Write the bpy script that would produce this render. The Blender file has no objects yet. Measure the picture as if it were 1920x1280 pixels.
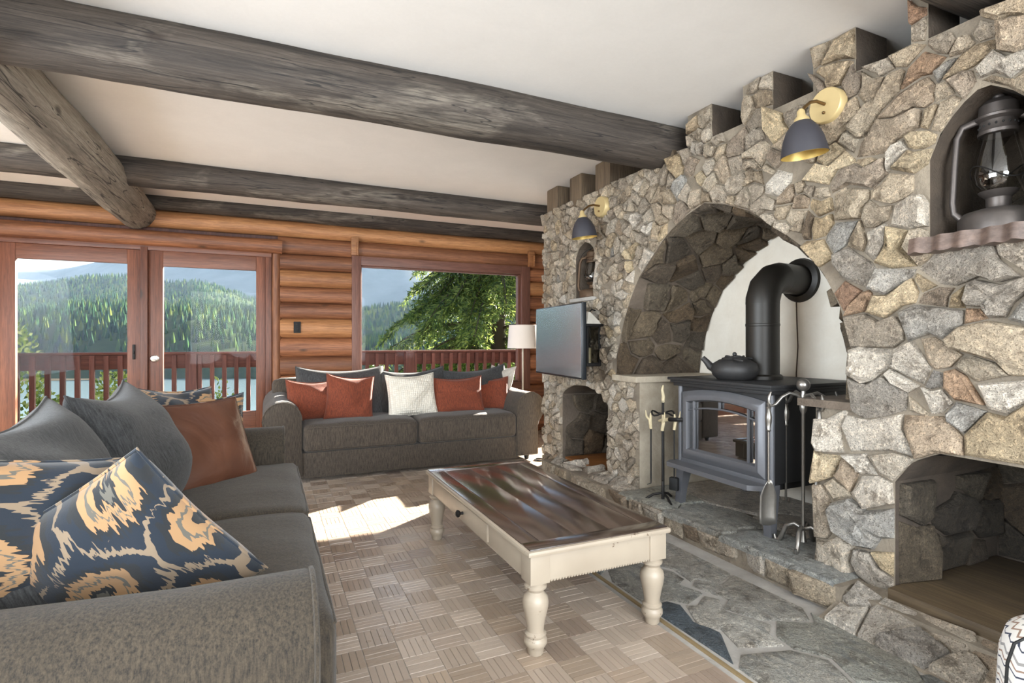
import bpy, bmesh, math, random
import numpy as np
from mathutils import Vector, Matrix, Euler

# ------------------------------------------------------------------ camera
S = bpy.context.scene
COL = S.collection
FPX, YAW, EYE = 1015.0, math.radians(24.4), 1.15
cd = bpy.data.cameras.new('camera'); cam = bpy.data.objects.new('camera', cd); COL.objects.link(cam)
cd.sensor_width = 36.0; cd.lens = 36.0 * FPX / 1920.0; cd.clip_start = 0.02; cd.clip_end = 20000
cam.location = (0, 0, EYE); cam.rotation_euler = (math.pi / 2, 0, -YAW)
S.camera = cam
_s, _c = math.sin(YAW), math.cos(YAW)
def at(x, y, X=None, Y=None, Z=None, D=None):
    u = (x - 960) / FPX; v = (640 - y) / FPX
    d = (_s + u * _c, _c - u * _s, v)
    t = X / d[0] if X is not None else Y / d[1] if Y is not None else D if D is not None else (Z - EYE) / d[2]
    return Vector((d[0] * t, d[1] * t, EYE + d[2] * t))

# ------------------------------------------------------------------ light
SUN_AZ = Vector((0.82, 0.57)); SUN_EL = math.radians(20.8)
W = bpy.data.worlds.new('world'); S.world = W; W.use_nodes = True
wn = W.node_tree; wn.nodes.clear()
sky = wn.nodes.new('ShaderNodeTexSky'); sky.sky_type = 'NISHITA'; sky.sun_disc = False
sky.sun_elevation = SUN_EL; sky.sun_rotation = math.atan2(SUN_AZ.x, SUN_AZ.y); sky.air_density = 1.0; sky.dust_density = 2.0
bg = wn.nodes.new('ShaderNodeBackground'); bg.inputs['Strength'].default_value = 0.22
wo = wn.nodes.new('ShaderNodeOutputWorld')
wn.links.new(sky.outputs[0], bg.inputs[0]); wn.links.new(bg.outputs[0], wo.inputs[0])
def light(name, kind, loc, direction, energy, color=(1, 1, 1), size=None, angle=None):
    l = bpy.data.lights.new(name, kind); o = bpy.data.objects.new(name, l); COL.objects.link(o)
    o.location = loc; o.rotation_euler = Vector(direction).to_track_quat('-Z', 'Y').to_euler()
    l.energy = energy; l.color = color
    if size: l.shape = 'RECTANGLE'; l.size, l.size_y = size
    if angle is not None: l.angle = angle
    return o
sd = Vector((SUN_AZ.x, SUN_AZ.y, 0)).normalized() * math.cos(SUN_EL) + Vector((0, 0, math.sin(SUN_EL)))
light('sun', 'SUN', (20, 14, 12), -sd, 44.0, (1.0, 0.93, 0.82), angle=0.008)
# daylight entering by the big windows in the wall left of the camera and the wall behind it
light('left_window_light', 'AREA', (-3.42, 1.2, 1.45), (1, 0, 0.06), 215, (0.86, 0.93, 1.0), size=(3.4, 1.7))
light('rear_window_light', 'AREA', (0.4, -2.92, 1.5), (0, 1, 0.10), 265, (0.90, 0.95, 1.0), size=(4.2, 1.8))
S.view_settings.view_transform = 'Standard'; S.view_settings.look = 'None'
S.view_settings.gamma = 1.0; S.view_settings.use_curve_mapping = False; S.view_settings.exposure = 0.70

rnd = random.Random(7); nrg = np.random.default_rng(11)

# ------------------------------------------------------------------ materials
class NT:
    def __init__(s, name):
        s.m = bpy.data.materials.new(name); s.m.use_nodes = True; s.t = s.m.node_tree
        s.p = s.t.nodes['Principled BSDF']; s.out = s.t.nodes['Material Output']
    def n(s, kind, **kw):
        o = s.t.nodes.new('ShaderNode' + kind)
        for k, v in kw.items():
            if k.startswith('i_'):
                key = k[2:]; key = int(key) if key.isdigit() else key.replace('_', ' ')
                o.inputs[key].default_value = v
            else: setattr(o, k, v)
        return o
    def l(s, a, b): s.t.links.new(a, b)
    def coord(s, scale=(1, 1, 1), which='Object', rot=(0, 0, 0)):
        c = s.n('TexCoord'); mp = s.n('Mapping'); mp.inputs['Scale'].default_value = scale; mp.inputs['Rotation'].default_value = rot
        s.l(c.outputs[which], mp.inputs[0]); return mp.outputs[0]
    def noise(s, vec, scale, detail=4, rough=.6, dist=0.0):
        o = s.n('TexNoise'); o.inputs['Scale'].default_value = scale; o.inputs['Detail'].default_value = detail
        o.inputs['Roughness'].default_value = rough; o.inputs['Distortion'].default_value = dist
        if vec is not None: s.l(vec, o.inputs['Vector'])
        return o.outputs[0]
    def ramp(s, fac, stops, interp='LINEAR'):
        o = s.n('ValToRGB'); r = o.color_ramp; r.interpolation = interp
        while len(r.elements) < len(stops): r.elements.new(0.5)
        for e, (p, c) in zip(r.elements, stops):
            e.position = p; e.color = tuple(c) + (1,) if len(c) == 3 else c
        s.l(fac, o.inputs[0]); return o.outputs[0]
    def mix(s, a, b, fac, blend='MIX'):
        o = s.n('Mix', data_type='RGBA', blend_type=blend)
        for sock, v in ((o.inputs[6], a), (o.inputs[7], b)):
            if isinstance(v, (tuple, list)): sock.default_value = tuple(v) + (1,) if len(v) == 3 else v
            else: s.l(v, sock)
        if isinstance(fac, (int, float)): o.inputs[0].default_value = fac
        else: s.l(fac, o.inputs[0])
        return o.outputs[2]
    def math(s, op, a, b=0.0, c=0.0):
        o = s.n('Math', operation=op)
        for i, v in enumerate((a, b, c)):
            if isinstance(v, (int, float)): o.inputs[i].default_value = v
            else: s.l(v, o.inputs[i])
        return o.outputs[0]
    def bump(s, h, strength=.3, dist=.01, prev=None):
        o = s.n('Bump'); o.inputs['Strength'].default_value = strength; o.inputs['Distance'].default_value = dist
        s.l(h, o.inputs['Height'])
        if prev is not None: s.l(prev, o.inputs['Normal'])
        s.l(o.outputs[0], s.p.inputs['Normal']); return o.outputs[0]
    def set(s, color=None, rough=None, metal=None, **kw):
        if color is not None:
            if isinstance(color, (tuple, list)): s.p.inputs['Base Color'].default_value = tuple(color) + (1,)
            else: s.l(color, s.p.inputs['Base Color'])
        if rough is not None:
            if isinstance(rough, (int, float)): s.p.inputs['Roughness'].default_value = rough
            else: s.l(rough, s.p.inputs['Roughness'])
        if metal is not None: s.p.inputs['Metallic'].default_value = metal
        for k, v in kw.items():
            k = k.replace('_', ' ')
            if isinstance(v, (int, float, tuple)): s.p.inputs[k].default_value = v
            else: s.l(v, s.p.inputs[k])
        return s
def sc(c, f): return tuple(min(1, x * f) for x in c)
def hexc(h):
    v = [int(h[i:i + 2], 16) / 255 for i in (0, 2, 4)]
    return tuple((x / 12.92 if x <= .04045 else ((x + .055) / 1.055) ** 2.4) for x in v)
MT = {}
def plain(name, color, rough=.5, metal=0.0, noise=0.12, nscale=20, bump=0.0, **kw):
    t = NT(name); v = t.coord()
    n = t.noise(v, nscale, 5)
    t.set(t.mix(sc(color, 1 - noise), sc(color, 1 + noise), n), rough, metal, **kw)
    if bump: t.bump(n, bump, .004)
    MT[name] = t.m; return t.m
def wood(name, c0, c1, axis=0, rough=.6, grain=22, var=.25, knots=True, stretch=.05, bump=.25, dark=(.02, .012, .008), weather=None):
    t = NT(name); scl = [1, 1, 1]; scl[axis] = stretch
    v = t.coord(tuple(scl)); oi = t.n('ObjectInfo')
    add = t.n('VectorMath', operation='ADD'); t.l(v, add.inputs[0])
    k = t.math('MULTIPLY', oi.outputs['Random'], 37.0)
    cb = t.n('CombineXYZ'); [t.l(k, cb.inputs[i]) for i in range(3)]; t.l(cb.outputs[0], add.inputs[1]); v = add.outputs[0]
    n1 = t.noise(v, grain, 6, .65, .6); n2 = t.noise(v, grain * .22, 3, .5, .3)
    f = t.math('ADD', t.math('MULTIPLY', n1, .6), t.math('MULTIPLY', n2, .45))
    col = t.ramp(f, [(.34, c0), (.50, tuple((a + b) / 2 for a, b in zip(c0, c1))), (.68, c1)])
    br = t.math('ADD', t.math('MULTIPLY', oi.outputs['Random'], 2 * var), 1 - var)
    hs = t.n('HueSaturation'); t.l(br, hs.inputs['Value']); t.l(col, hs.inputs['Color']); col = hs.outputs[0]
    n4 = t.noise(v, grain * 5, 4, .7, .3)
    col = t.mix(col, t.mix(col, (.45, .42, .40), 1.0, 'MULTIPLY'), t.math('MULTIPLY', t.ramp(n4, [(.42, (1, 1, 1)), (.58, (0, 0, 0))]), .55))
    if weather:
        n5 = t.noise(t.coord((.5, 1.6, 1.6) if axis == 0 else (1.6, .5, 1.6)), 3.0, 5, .65, .5)
        col = t.mix(col, weather, t.math('MULTIPLY', t.ramp(n5, [(.54, (0, 0, 0)), (.74, (1, 1, 1))]), t.ramp(n4, [(.38, (.25,) * 3), (.6, (.9,) * 3)])))
        crk_ = t.noise(v, grain * .8, 2, .4, .8); col = t.mix(col, (.012, .01, .009), t.ramp(t.math('ABSOLUTE', t.math('SUBTRACT', crk_, .5)), [(.004, (.9,) * 3), (.016, (0, 0, 0))]))
    if knots:
        ks = [5, 5, 5]; ks[axis] = 2.2
        vo = t.n('TexVoronoi'); vo.inputs['Scale'].default_value = 1.0; vo.inputs['Randomness'].default_value = 1.0
        kv = t.coord(tuple(ks)); ad2 = t.n('VectorMath', operation='ADD'); t.l(kv, ad2.inputs[0]); t.l(cb.outputs[0], ad2.inputs[1]); t.l(ad2.outputs[0], vo.inputs['Vector'])
        kf = t.ramp(vo.outputs['Distance'], [(0.05, (1, 1, 1)), (.13, (0, 0, 0))])
        col = t.mix(col, dark, t.math('MULTIPLY', kf, .75))
    t.set(col, rough); bb = t.bump(n1, bump, .006); t.bump(n4, bump * .7, .003, bb)
    if name.startswith('table'): t.set(None, None, None, Coat_Weight=1.0, Coat_Roughness=.14, Coat_IOR=1.75)
    MT[name] = t.m; return t.m
def make_materials():
    wood('log_orange', hexc('4f2a1b'), hexc('a36d4a'), 0, .55, 26, var=.25, bump=.5)
    wood('log_amber', hexc('7a4728'), hexc('bd895a'), 0, .55, 26, var=.12, bump=.5)
    wood('log_dark', hexc('2a2623'), hexc('5c534a'), 0, .75, 26, knots=True, var=.1, bump=.6)
    wood('log_grey', hexc('5b564f'), hexc('a59d90'), 1, .75, 24, var=.05, bump=.8, weather=hexc('bdb6a8'))
    wood('beam_dark', hexc('191513'), hexc('5c534b'), 0, .72, 26, var=.08, bump=1.0, weather=hexc('8a8175'))
    wood('door_wood', hexc('4c2616'), hexc('855037'), 2, .45, 24, var=.08, bump=.15)
    wood('door_wood_x', hexc('573020'), hexc('8f5b42'), 0, .45, 24, var=.08, bump=.15)
    wood('frame_brown', hexc('5f3c31'), hexc('7d5547'), 2, .5, 20, var=.04, knots=False, bump=.1)
    wood('frame_brown_x', hexc('5f3c31'), hexc('7d5547'), 0, .5, 20, var=.04, knots=False, bump=.1)
    wood('rail_wood', hexc('432319'), hexc('6c4236'), 2, .6, 20, var=.12, knots=False)
    wood('rail_wood_x', hexc('432319'), hexc('6c4236'), 0, .6, 20, var=.12, knots=False)
    wood('deck_wood', hexc('6b5a4c'), hexc('94826f'), 0, .7, 20, var=.15, knots=False)
    wood('stub_wood', hexc('3d3127'), hexc('75644f'), 2, .8, 20, var=.2, knots=False, bump=.7)
    wood('table_top', hexc('2c211b'), hexc('54433a'), 1, .25, 20, var=.10, knots=True, bump=.012)
    wood('table_top_x', hexc('2b211c'), hexc('54433a'), 0, .22, 20, var=.12, knots=False, bump=.012)
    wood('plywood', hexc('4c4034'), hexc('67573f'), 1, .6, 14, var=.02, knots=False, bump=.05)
    wood('niche_wood', hexc('7b4a25'), hexc('b37a45'), 0, .4, 14, var=.05, knots=False, bump=.05)
    wood('sill_wood', hexc('3c3634'), hexc('7d685d'), 1, .5, 12, var=.02, knots=False, bump=.3, stretch=.2)
    # parquet: colour per strip in the Col attribute
    t = NT('parquet'); a = t.n('Attribute', attribute_name='Col'); v = t.coord((1, 1, 1))
    n = t.noise(v, 60, 5, .7, .4); n2 = t.noise(v, 3, 3)
    c = t.mix(a.outputs['Color'], t.mix(a.outputs['Color'], (.35, .30, .26), .5), n)
    t.set(c, t.ramp(n2, [(.3, (.26,) * 3), (.7, (.42,) * 3)])); t.bump(n, .12, .003); MT['parquet'] = t.m
    # rubble stone: colour per stone in Col
    for nm in ('stone', 'slate'):
        t = NT(nm); a = t.n('Attribute', attribute_name='Col'); v = t.coord()
        n0 = t.noise(v, 3.5, 3, .5); n1 = t.noise(v, 13, 6, .65, .4); n2 = t.noise(v, 48, 5, .72); n3 = t.noise(v, 170, 3, .6)
        base = t.mix(a.outputs['Color'], t.mix(a.outputs['Color'], (.80, .76, .72), 1.0, 'MULTIPLY'), t.ramp(n0, [(.35, (0, 0, 0)), (.65, (1, 1, 1))]))
        dkc = t.mix(base, (.36, .33, .30), 1.0, 'MULTIPLY'); lt = t.mix(base, (1.6, 1.57, 1.53), 1.0, 'MULTIPLY')
        c = t.mix(dkc, base, t.ramp(n1, [(.32, (0, 0, 0)), (.50, (1, 1, 1))]))
        c = t.mix(c, lt, t.ramp(n2, [(.50, (0, 0, 0)), (.66, (1, 1, 1))]))
        c = t.mix(c, dkc, t.math('MULTIPLY', t.ramp(n3, [(.54, (0, 0, 0)), (.66, (1, 1, 1))]), .85))
        if nm == 'slate':
            vs = t.coord((5, 1.2, 1)); n4 = t.noise(vs, 6, 5, .7, 1.0)
            c = t.mix(c, (.10, .12, .13), t.math('MULTIPLY', t.ramp(n4, [(.52, (0, 0, 0)), (.68, (1, 1, 1))]), .55))
        t.set(c, .40 if nm == 'slate' else .85)
        b = t.bump(n1, 1.0, .055 if nm == 'stone' else .03); b = t.bump(n2, 1.0, .022, b); t.bump(n3, .7, .006, b); MT[nm] = t.m
    def rough_plaster(name, c0, c1, bs=.6):
        t = NT(name); v = t.coord(); n1 = t.noise(v, 5, 6, .6, .3); n2 = t.noise(v, 60, 4, .7)
        t.set(t.mix(t.ramp(n1, [(.3, c0), (.7, c1)]), sc(c0, .8), t.math('MULTIPLY', n2, .3)), .9)
        b = t.bump(n1, bs, .02); t.bump(n2, bs, .006, b); MT[name] = t.m
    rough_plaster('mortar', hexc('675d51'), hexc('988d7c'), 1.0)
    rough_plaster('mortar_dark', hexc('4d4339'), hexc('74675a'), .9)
    rough_plaster('mortar_shaded', hexc('3a322b'), hexc('5a4e42'), .9)  # mortar with the shade of niches and crenel gaps put into its colour
    rough_plaster('reveal_plaster', hexc('8e8271'), hexc('c2b7a4'), .5)
    rough_plaster('white_plaster', hexc('e2d9ca'), hexc('f0eade'), .08)
    rough_plaster('concrete', hexc('8d8983'), hexc('b0aca6'), .3)
    rough_plaster('ceiling_paint', hexc('e9e6e2'), hexc('eeebe7'), .02)
    rough_plaster('room_paint', hexc('c9c4bb'), hexc('d5d0c8'), .02)
    # upholstery
    def chenille(name, c0, c1, sheen=.12):
        t = NT(name); v = t.coord((1, 1, .12)); n1 = t.noise(v, 170, 4, .7); v2 = t.coord(); n2 = t.noise(v2, 260, 3, .7); n3 = t.noise(v2, 4, 4)
        f = t.math('ADD', t.math('MULTIPLY', n1, .7), t.math('MULTIPLY', n2, .3))
        c = t.ramp(f, [(.36, c0), (.62, c1)])
        c = t.mix(c, sc(c0, .8), t.math('MULTIPLY', n3, .35))
        t.set(c, .9, Sheen_Weight=sheen, Sheen_Roughness=.5); b = t.bump(n1, .35, .004); t.bump(n3, .25, .03, b); MT[name] = t.m
    chenille('sofa_grey', hexc('17130e'), hexc('4b4133'))
    chenille('sofa_brown', hexc('1e1914'), hexc('564b3f'))
    chenille('cushion_grey', hexc('191a1b'), hexc('474849'))
    chenille('rust_velvet', hexc('4d1f10'), hexc('863f22'), .1)
    chenille('pale_quilt', hexc('a09a90'), hexc('c9c4ba'))
    t = NT('leather'); v = t.coord(); n = t.noise(v, 3.5, 4, .5, .8); n2 = t.noise(v, 90, 3)
    t.set(t.ramp(n, [(.3, hexc('482a1e')), (.7, hexc('664231'))]), .36); b = t.bump(n, .5, .05); t.bump(n2, .1, .002, b); MT['leather'] = t.m
    t = NT('cream_knit'); v = t.coord((1, 1, 1)); w = t.n('TexVoronoi'); w.inputs['Scale'].default_value = 55; w.inputs['Randomness'].default_value = .15; t.l(v, w.inputs['Vector'])
    t.set(t.ramp(w.outputs['Distance'], [(0, hexc('e2dcd0')), (.6, hexc('c9c2b4'))]), .9); t.bump(w.outputs['Distance'], .8, .01); MT['cream_knit'] = t.m
    # ikat: nested jagged rings in repeating lozenge cells
    t = NT('ikat'); tc = t.n('TexCoord'); sx = t.n('SeparateXYZ'); t.l(tc.outputs['Object'], sx.inputs[0])
    jag = t.noise(t.coord((6, 6, 60)), 1.6, 2, .6); jag2 = t.noise(t.coord((5, 5, 5)), 1.0, 2)
    X = t.math('ADD', sx.outputs[0], t.math('MULTIPLY', t.math('SUBTRACT', jag, .5), .10))
    Z = t.math('ADD', sx.outputs[2], t.math('MULTIPLY', t.math('SUBTRACT', jag2, .5), .12))
    cx = t.math('SUBTRACT', t.math('FRACT', t.math('ADD', t.math('DIVIDE', X, .185), .5)), .5)
    row = t.math('FLOOR', t.math('ADD', t.math('DIVIDE', X, .185), .5))
    Zs = t.math('ADD', Z, t.math('MULTIPLY', row, .13))
    cz = t.math('SUBTRACT', t.math('FRACT', t.math('ADD', t.math('DIVIDE', Zs, .23), .5)), .5)
    r = t.math('SQRT', t.math('ADD', t.math('POWER', cx, 2.0), t.math('POWER', t.math('MULTIPLY', cz, 1.15), 2.0)))
    r = t.math('ADD', r, t.math('MULTIPLY', t.math('SUBTRACT', jag, .5), .12))
    navy, tan, olive, char = hexc('17222f'), hexc('a07d58'), hexc('5d5a52'), hexc('1c2024')
    c = t.ramp(r, [(0, olive), (.08, char), (.15, tan), (.24, olive), (.28, tan), (.38, char), (.46, navy), (.56, hexc('857460')), (.62, navy)], 'CONSTANT')
    t.set(c, .85, Sheen_Weight=.3); t.bump(t.noise(t.coord(), 200, 3), .15, .002); MT['ikat'] = t.m
    # chevron pouf
    t = NT('chevron'); tc = t.n('TexCoord'); sx = t.n('SeparateXYZ'); t.l(tc.outputs['Object'], sx.inputs[0])
    an = t.math('ARCTAN2', sx.outputs[1], sx.outputs[0])
    zz = t.math('ABSOLUTE', t.math('SUBTRACT', t.math('FRACT', t.math('MULTIPLY', an, 4.5)), .5))
    f = t.math('FRACT', t.math('MULTIPLY', t.math('ADD', sx.outputs[2], t.math('MULTIPLY', zz, .022)), 15.0))
    wh, na, gr, br = hexc('e6e2dc'), hexc('3f4454'), hexc('9d9a98'), hexc('9a7f6e')
    c = t.ramp(f, [(0, wh), (.2, na), (.27, wh), (.45, br), (.52, wh), (.7, gr), (.82, wh)], 'CONSTANT')
    t.set(c, .9); t.bump(t.noise(t.coord(), 300, 2), .2, .002); MT['chevron'] = t.m
    # distressed cream paint
    t = NT('cream_paint'); v = t.coord(); n = t.noise(v, 14, 6, .7); n2 = t.noise(v, 2, 3)
    c = t.mix(t.ramp(n2, [(.3, hexc('948776')), (.7, hexc('aca08f'))]), hexc('5a4636'), t.ramp(n, [(.655, (0, 0, 0)), (.685, (1, 1, 1))]))
    t.set(c, .42); t.bump(n, .06, .003); MT['cream_paint'] = t.m
    plain('cast_iron', hexc('2a2929'), .55, .0, .2, 60, .15, Specular_IOR_Level=.5)
    plain('stove_paint', hexc('646569'), .42, .35, .08, 80, .05)
    plain('stove_black', hexc('2b2b2c'), .5, .2, .15, 80, .08)
    plain('flue_black', hexc('26231f'), .45, .2, .15, 40, .05)
    plain('pewter', hexc('8d8983'), .32, .85, .15, 40, .1)
    plain('black_iron', hexc('1d1b1a'), .55, .4, .2, 60, .2)
    plain('antler', hexc('b3a585'), .5, 0, .15, 30, .2)
    plain('brass', hexc('c2ac7c'), .45, .3, .05, 30)
    plain('brass_dark', hexc('6e5637'), .4, .8, .05, 30)
    plain('shade_black', hexc('35343a'), .55, .1, .05, 30)
    plain('shade_gold', hexc('c9ad62'), .4, .4, .08, 20)
    plain('lantern_metal', hexc('5b5552'), .45, .65, .3, 25, .25)
    plain('rusty_metal', hexc('5a4736'), .6, .5, .35, 25, .3)
    plain('tv_plastic', hexc('12161a'), .35, 0, .05, 20)
    plain('black_plastic', hexc('0e0e0e'), .7, 0, .05, 20)
    plain('lamp_white', hexc('e8e2dc'), .8, 0, .02, 20)
    plain('chrome', hexc('c9c6c0'), .2, .95, .05, 20)
    plain('old_white', hexc('cbc7bd'), .6, 0, .2, 20, .1)
    plain('strip_brass', hexc('8f7c5c'), .5, .3, .1, 20)
    plain('crack_brown', hexc('4f3d30'), .7, 0, .1, 20)
    plain('pipe_grey', hexc('8b8d90'), .5, .3, .05, 20)
    t = NT('tv_screen'); t.set((.42, .49, .55), .22, .9); MT['tv_screen'] = t.m
    def glass(name, refl=.06, tint=(1, 1, 1)):
        t = NT(name); t.t.nodes.remove(t.p)
        tr = t.n('BsdfTransparent'); tr.inputs[0].default_value = tint + (1,)
        gl = t.n('BsdfGlossy'); gl.inputs['Roughness'].default_value = .02
        fr = t.n('Fresnel'); fr.inputs[0].default_value = 1.45
        mx = t.n('MixShader'); gm = t.n('NewGeometry'); f = t.math('MULTIPLY', t.math('SUBTRACT', 1.0, gm.outputs['Backfacing']), t.math('ADD', t.math('MULTIPLY', fr.outputs[0], .2), refl))
        t.l(f, mx.inputs[0]); t.l(tr.outputs[0], mx.inputs[1]); t.l(gl.outputs[0], mx.inputs[2]); t.l(mx.outputs[0], t.out.inputs[0]); MT[name] = t.m
    glass('window_glass', .0); glass('lamp_glass', .12, (.80, .80, .78)); glass('stove_glass', .42, (.35, .34, .33))
    plain('firebrick', hexc('8a6f5c'), .9, 0, .2, 20, .2)
    # outdoors
    t = NT('hillside'); v = t.coord((1, 1, 1)); n = t.noise(v, .012, 6, .65); n2 = t.noise(v, .06, 4, .7)
    t.set(t.mix(t.ramp(n, [(.35, hexc('2c3a27')), (.6, hexc('525b3a'))]), hexc('2d3d26'), n2), 1.0, Specular_IOR_Level=0.0); MT['hillside'] = t.m
    t = NT('mountain'); v = t.coord((1, 1, 1)); n = t.noise(v, .004, 7, .65)
    t.set(t.ramp(n, [(.35, hexc('33423a')), (.65, hexc('545d55'))]), .95); MT['mountain'] = t.m
    t = NT('conifer_far'); a = t.n('Attribute', attribute_name='Col'); t.set(a.outputs['Color'], 1.0, Specular_IOR_Level=0.0); MT['conifer_far'] = t.m
    t = NT('lake_water'); n = t.noise(t.coord((1, 1, 1)), .5, 3); t.set(hexc('5d6f78'), .12); t.bump(n, .2, .1); MT['lake_water'] = t.m
    t = NT('needles'); a = t.n('Attribute', attribute_name='Col'); t.set(a.outputs['Color'], .6)
    tl = t.n('BsdfTranslucent'); t.l(a.outputs['Color'], tl.inputs[0]); mx = t.n('MixShader'); mx.inputs[0].default_value = .4
    t.l(t.p.outputs[0], mx.inputs[1]); t.l(tl.outputs[0], mx.inputs[2]); t.l(mx.outputs[0], t.out.inputs[0]); MT['needles'] = t.m
    plain('bark', hexc('4a3c30'), .9, 0, .3, 12, .6)
    t = NT('haze'); t.t.nodes.remove(t.p); vs = t.n('VolumeScatter'); vs.inputs['Color'].default_value = (.50, .70, 1.0, 1)
    vs.inputs['Density'].default_value = .000045; vs.inputs['Anisotropy'].default_value = 0.0; t.l(vs.outputs[0], t.out.inputs['Volume']); MT['haze'] = t.m
make_materials()

# ------------------------------------------------------------------ mesh helpers
def add_obj(name, me, mat, parent=None):
    o = bpy.data.objects.new(name, me); COL.objects.link(o)
    if mat: me.materials.append(MT[mat])
    if parent is not None: o.parent = parent
    return o
def mesh_obj(name, V, F, mat, parent=None, smooth=False, col=None, angle=None):
    me = bpy.data.meshes.new(name); me.from_pydata([tuple(v) for v in V], [], [tuple(f) for f in F])
    if smooth: me.shade_smooth()
    if angle: me.set_sharp_from_angle(angle=math.radians(angle))
    if col is not None:
        at_ = me.color_attributes.new('Col', 'FLOAT_COLOR', 'POINT')
        a = np.ones((len(V), 4), np.float32); a[:, :3] = np.asarray(col, np.float32); at_.data.foreach_set('color', a.ravel())
    me.update()
    return add_obj(name, me, mat, parent)
class MB:
    def __init__(s): s.V = []; s.F = []
    def add(s, V, F, mtx=None):
        b = len(s.V)
        s.V += [tuple(mtx @ Vector(v)) if mtx is not None else tuple(v) for v in V]; s.F += [tuple(i + b for i in f) for f in F]; return s
    def box(s, x0, x1, y0, y1, z0, z1, bev=0.0, mtx=None):
        bm = bmesh.new(); bmesh.ops.create_cube(bm, size=1.0)
        for v in bm.verts: v.co = ((x0 + x1) / 2 + v.co.x * (x1 - x0), (y0 + y1) / 2 + v.co.y * (y1 - y0), (z0 + z1) / 2 + v.co.z * (z1 - z0))
        if bev: bmesh.ops.bevel(bm, geom=list(bm.edges), offset=bev, segments=2, profile=.6, affect='EDGES')
        bm.verts.index_update(); s.add([v.co.copy() for v in bm.verts], [[v.index for v in f.verts] for f in bm.faces], mtx); bm.free(); return s
    def lathe(s, prof, seg=24, mtx=None, caps=True):
        V = []; F = []; n = len(prof)
        for i in range(seg):
            a = 2 * math.pi * i / seg
            for r, z in prof: V.append((r * math.cos(a), r * math.sin(a), z))
        for i in range(seg):
            j = (i + 1) % seg
            for k in range(n - 1): F.append((i * n + k, j * n + k, j * n + k + 1, i * n + k + 1))
        if caps:
            if prof[0][0] > 1e-5: F.append([i * n for i in range(seg)][::-1])
            if prof[-1][0] > 1e-5: F.append([i * n + n - 1 for i in range(seg)])
        return s.add(V, F, mtx)
    def tube(s, pts, r, seg=10, mtx=None, closed=False):
        pts = [Vector(p) for p in pts]; n = len(pts); V = []; F = []
        rs = r if isinstance(r, (list, tuple)) else [r] * n
        up = None
        for i, p in enumerate(pts):
            a = pts[(i - 1) % n] if closed or i > 0 else p; b = pts[(i + 1) % n] if closed or i < n - 1 else p
            t = (b - a).normalized()
            if up is None: up = Vector((0, 0, 1)) if abs(t.z) < .9 else Vector((1, 0, 0))
            sd_ = t.cross(up).normalized(); up = sd_.cross(t).normalized()
            for k in range(seg):
                q = 2 * math.pi * k / seg; V.append(p + (sd_ * math.cos(q) + up * math.sin(q)) * rs[i])
        for i in range(n if closed else n - 1):
            j = (i + 1) % n
            for k in range(seg):
                l = (k + 1) % seg; F.append((i * seg + k, i * seg + l, j * seg + l, j * seg + k))
        if not closed:
            F.append(list(range(seg))[::-1]); F.append([(n - 1) * seg + k for k in range(seg)])
        return s.add(V, F, mtx)
    def prism(s, poly, h0, h1, plane='xy', mtx=None):
        n = len(poly)
        def P(a, b, h): return (a, b, h) if plane == 'xy' else (a, h, b) if plane == 'xz' else (h, a, b)
        V = [P(a, b, h0) for a, b in poly] + [P(a, b, h1) for a, b in poly]
        F = [list(range(n))[::-1], list(range(n, 2 * n))] + [(i, (i + 1) % n, n + (i + 1) % n, n + i) for i in range(n)]
        return s.add(V, F, mtx)
    def sphere(s, c, r, seg=14, rings=8, mtx=None):
        rr = (r, r, r) if isinstance(r, (int, float)) else r
        V = []; F = []
        for i in range(rings + 1):
            th = math.pi * i / rings
            for k in range(seg):
                a = 2 * math.pi * k / seg
                V.append((c[0] + rr[0] * math.sin(th) * math.cos(a), c[1] + rr[1] * math.sin(th) * math.sin(a), c[2] + rr[2] * math.cos(th)))
        for i in range(rings):
            for k in range(seg):
                l = (k + 1) % seg; F.append((i * seg + k, (i + 1) * seg + k, (i + 1) * seg + l, i * seg + l))
        return s.add(V, F, mtx)
    def done(s, name, mat, parent=None, smooth=True, angle=40):
        return mesh_obj(name, s.V, s.F, mat, parent, smooth, angle=angle if smooth else None)
def tag(o, label=None, cat=None, group=None, kind=None):
    if label: o['label'] = label
    if cat: o['category'] = cat
    if group: o['group'] = group
    if kind: o['kind'] = kind
    return o
def thing(name, label, cat, loc=(0, 0, 0), rotz=0.0, group=None, kind=None):
    o = bpy.data.objects.new(name, None); COL.objects.link(o); o.location = loc; o.rotation_euler = (0, 0, rotz); o.empty_display_size = .1
    return tag(o, label, cat, group, kind)
def setting(name, label=None, cat=None):
    o = bpy.data.objects.new(name, None); COL.objects.link(o); o.empty_display_size = .1; return tag(o, label, cat, None, 'structure')
def fbm(x, y, seed=0):
    r = np.random.default_rng(seed); v = 0
    for k in range(5):
        f = 2 ** k; a = r.uniform(0, 6.28, 4); v = v + (np.sin(f * x * (1 + .3 * a[0] / 6) + a[1] + 1.3 * np.sin(f * y * .7 + a[2])) * np.cos(f * y * (1 + .2 * a[3] / 6) + a[3])) / f
    return v
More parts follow.
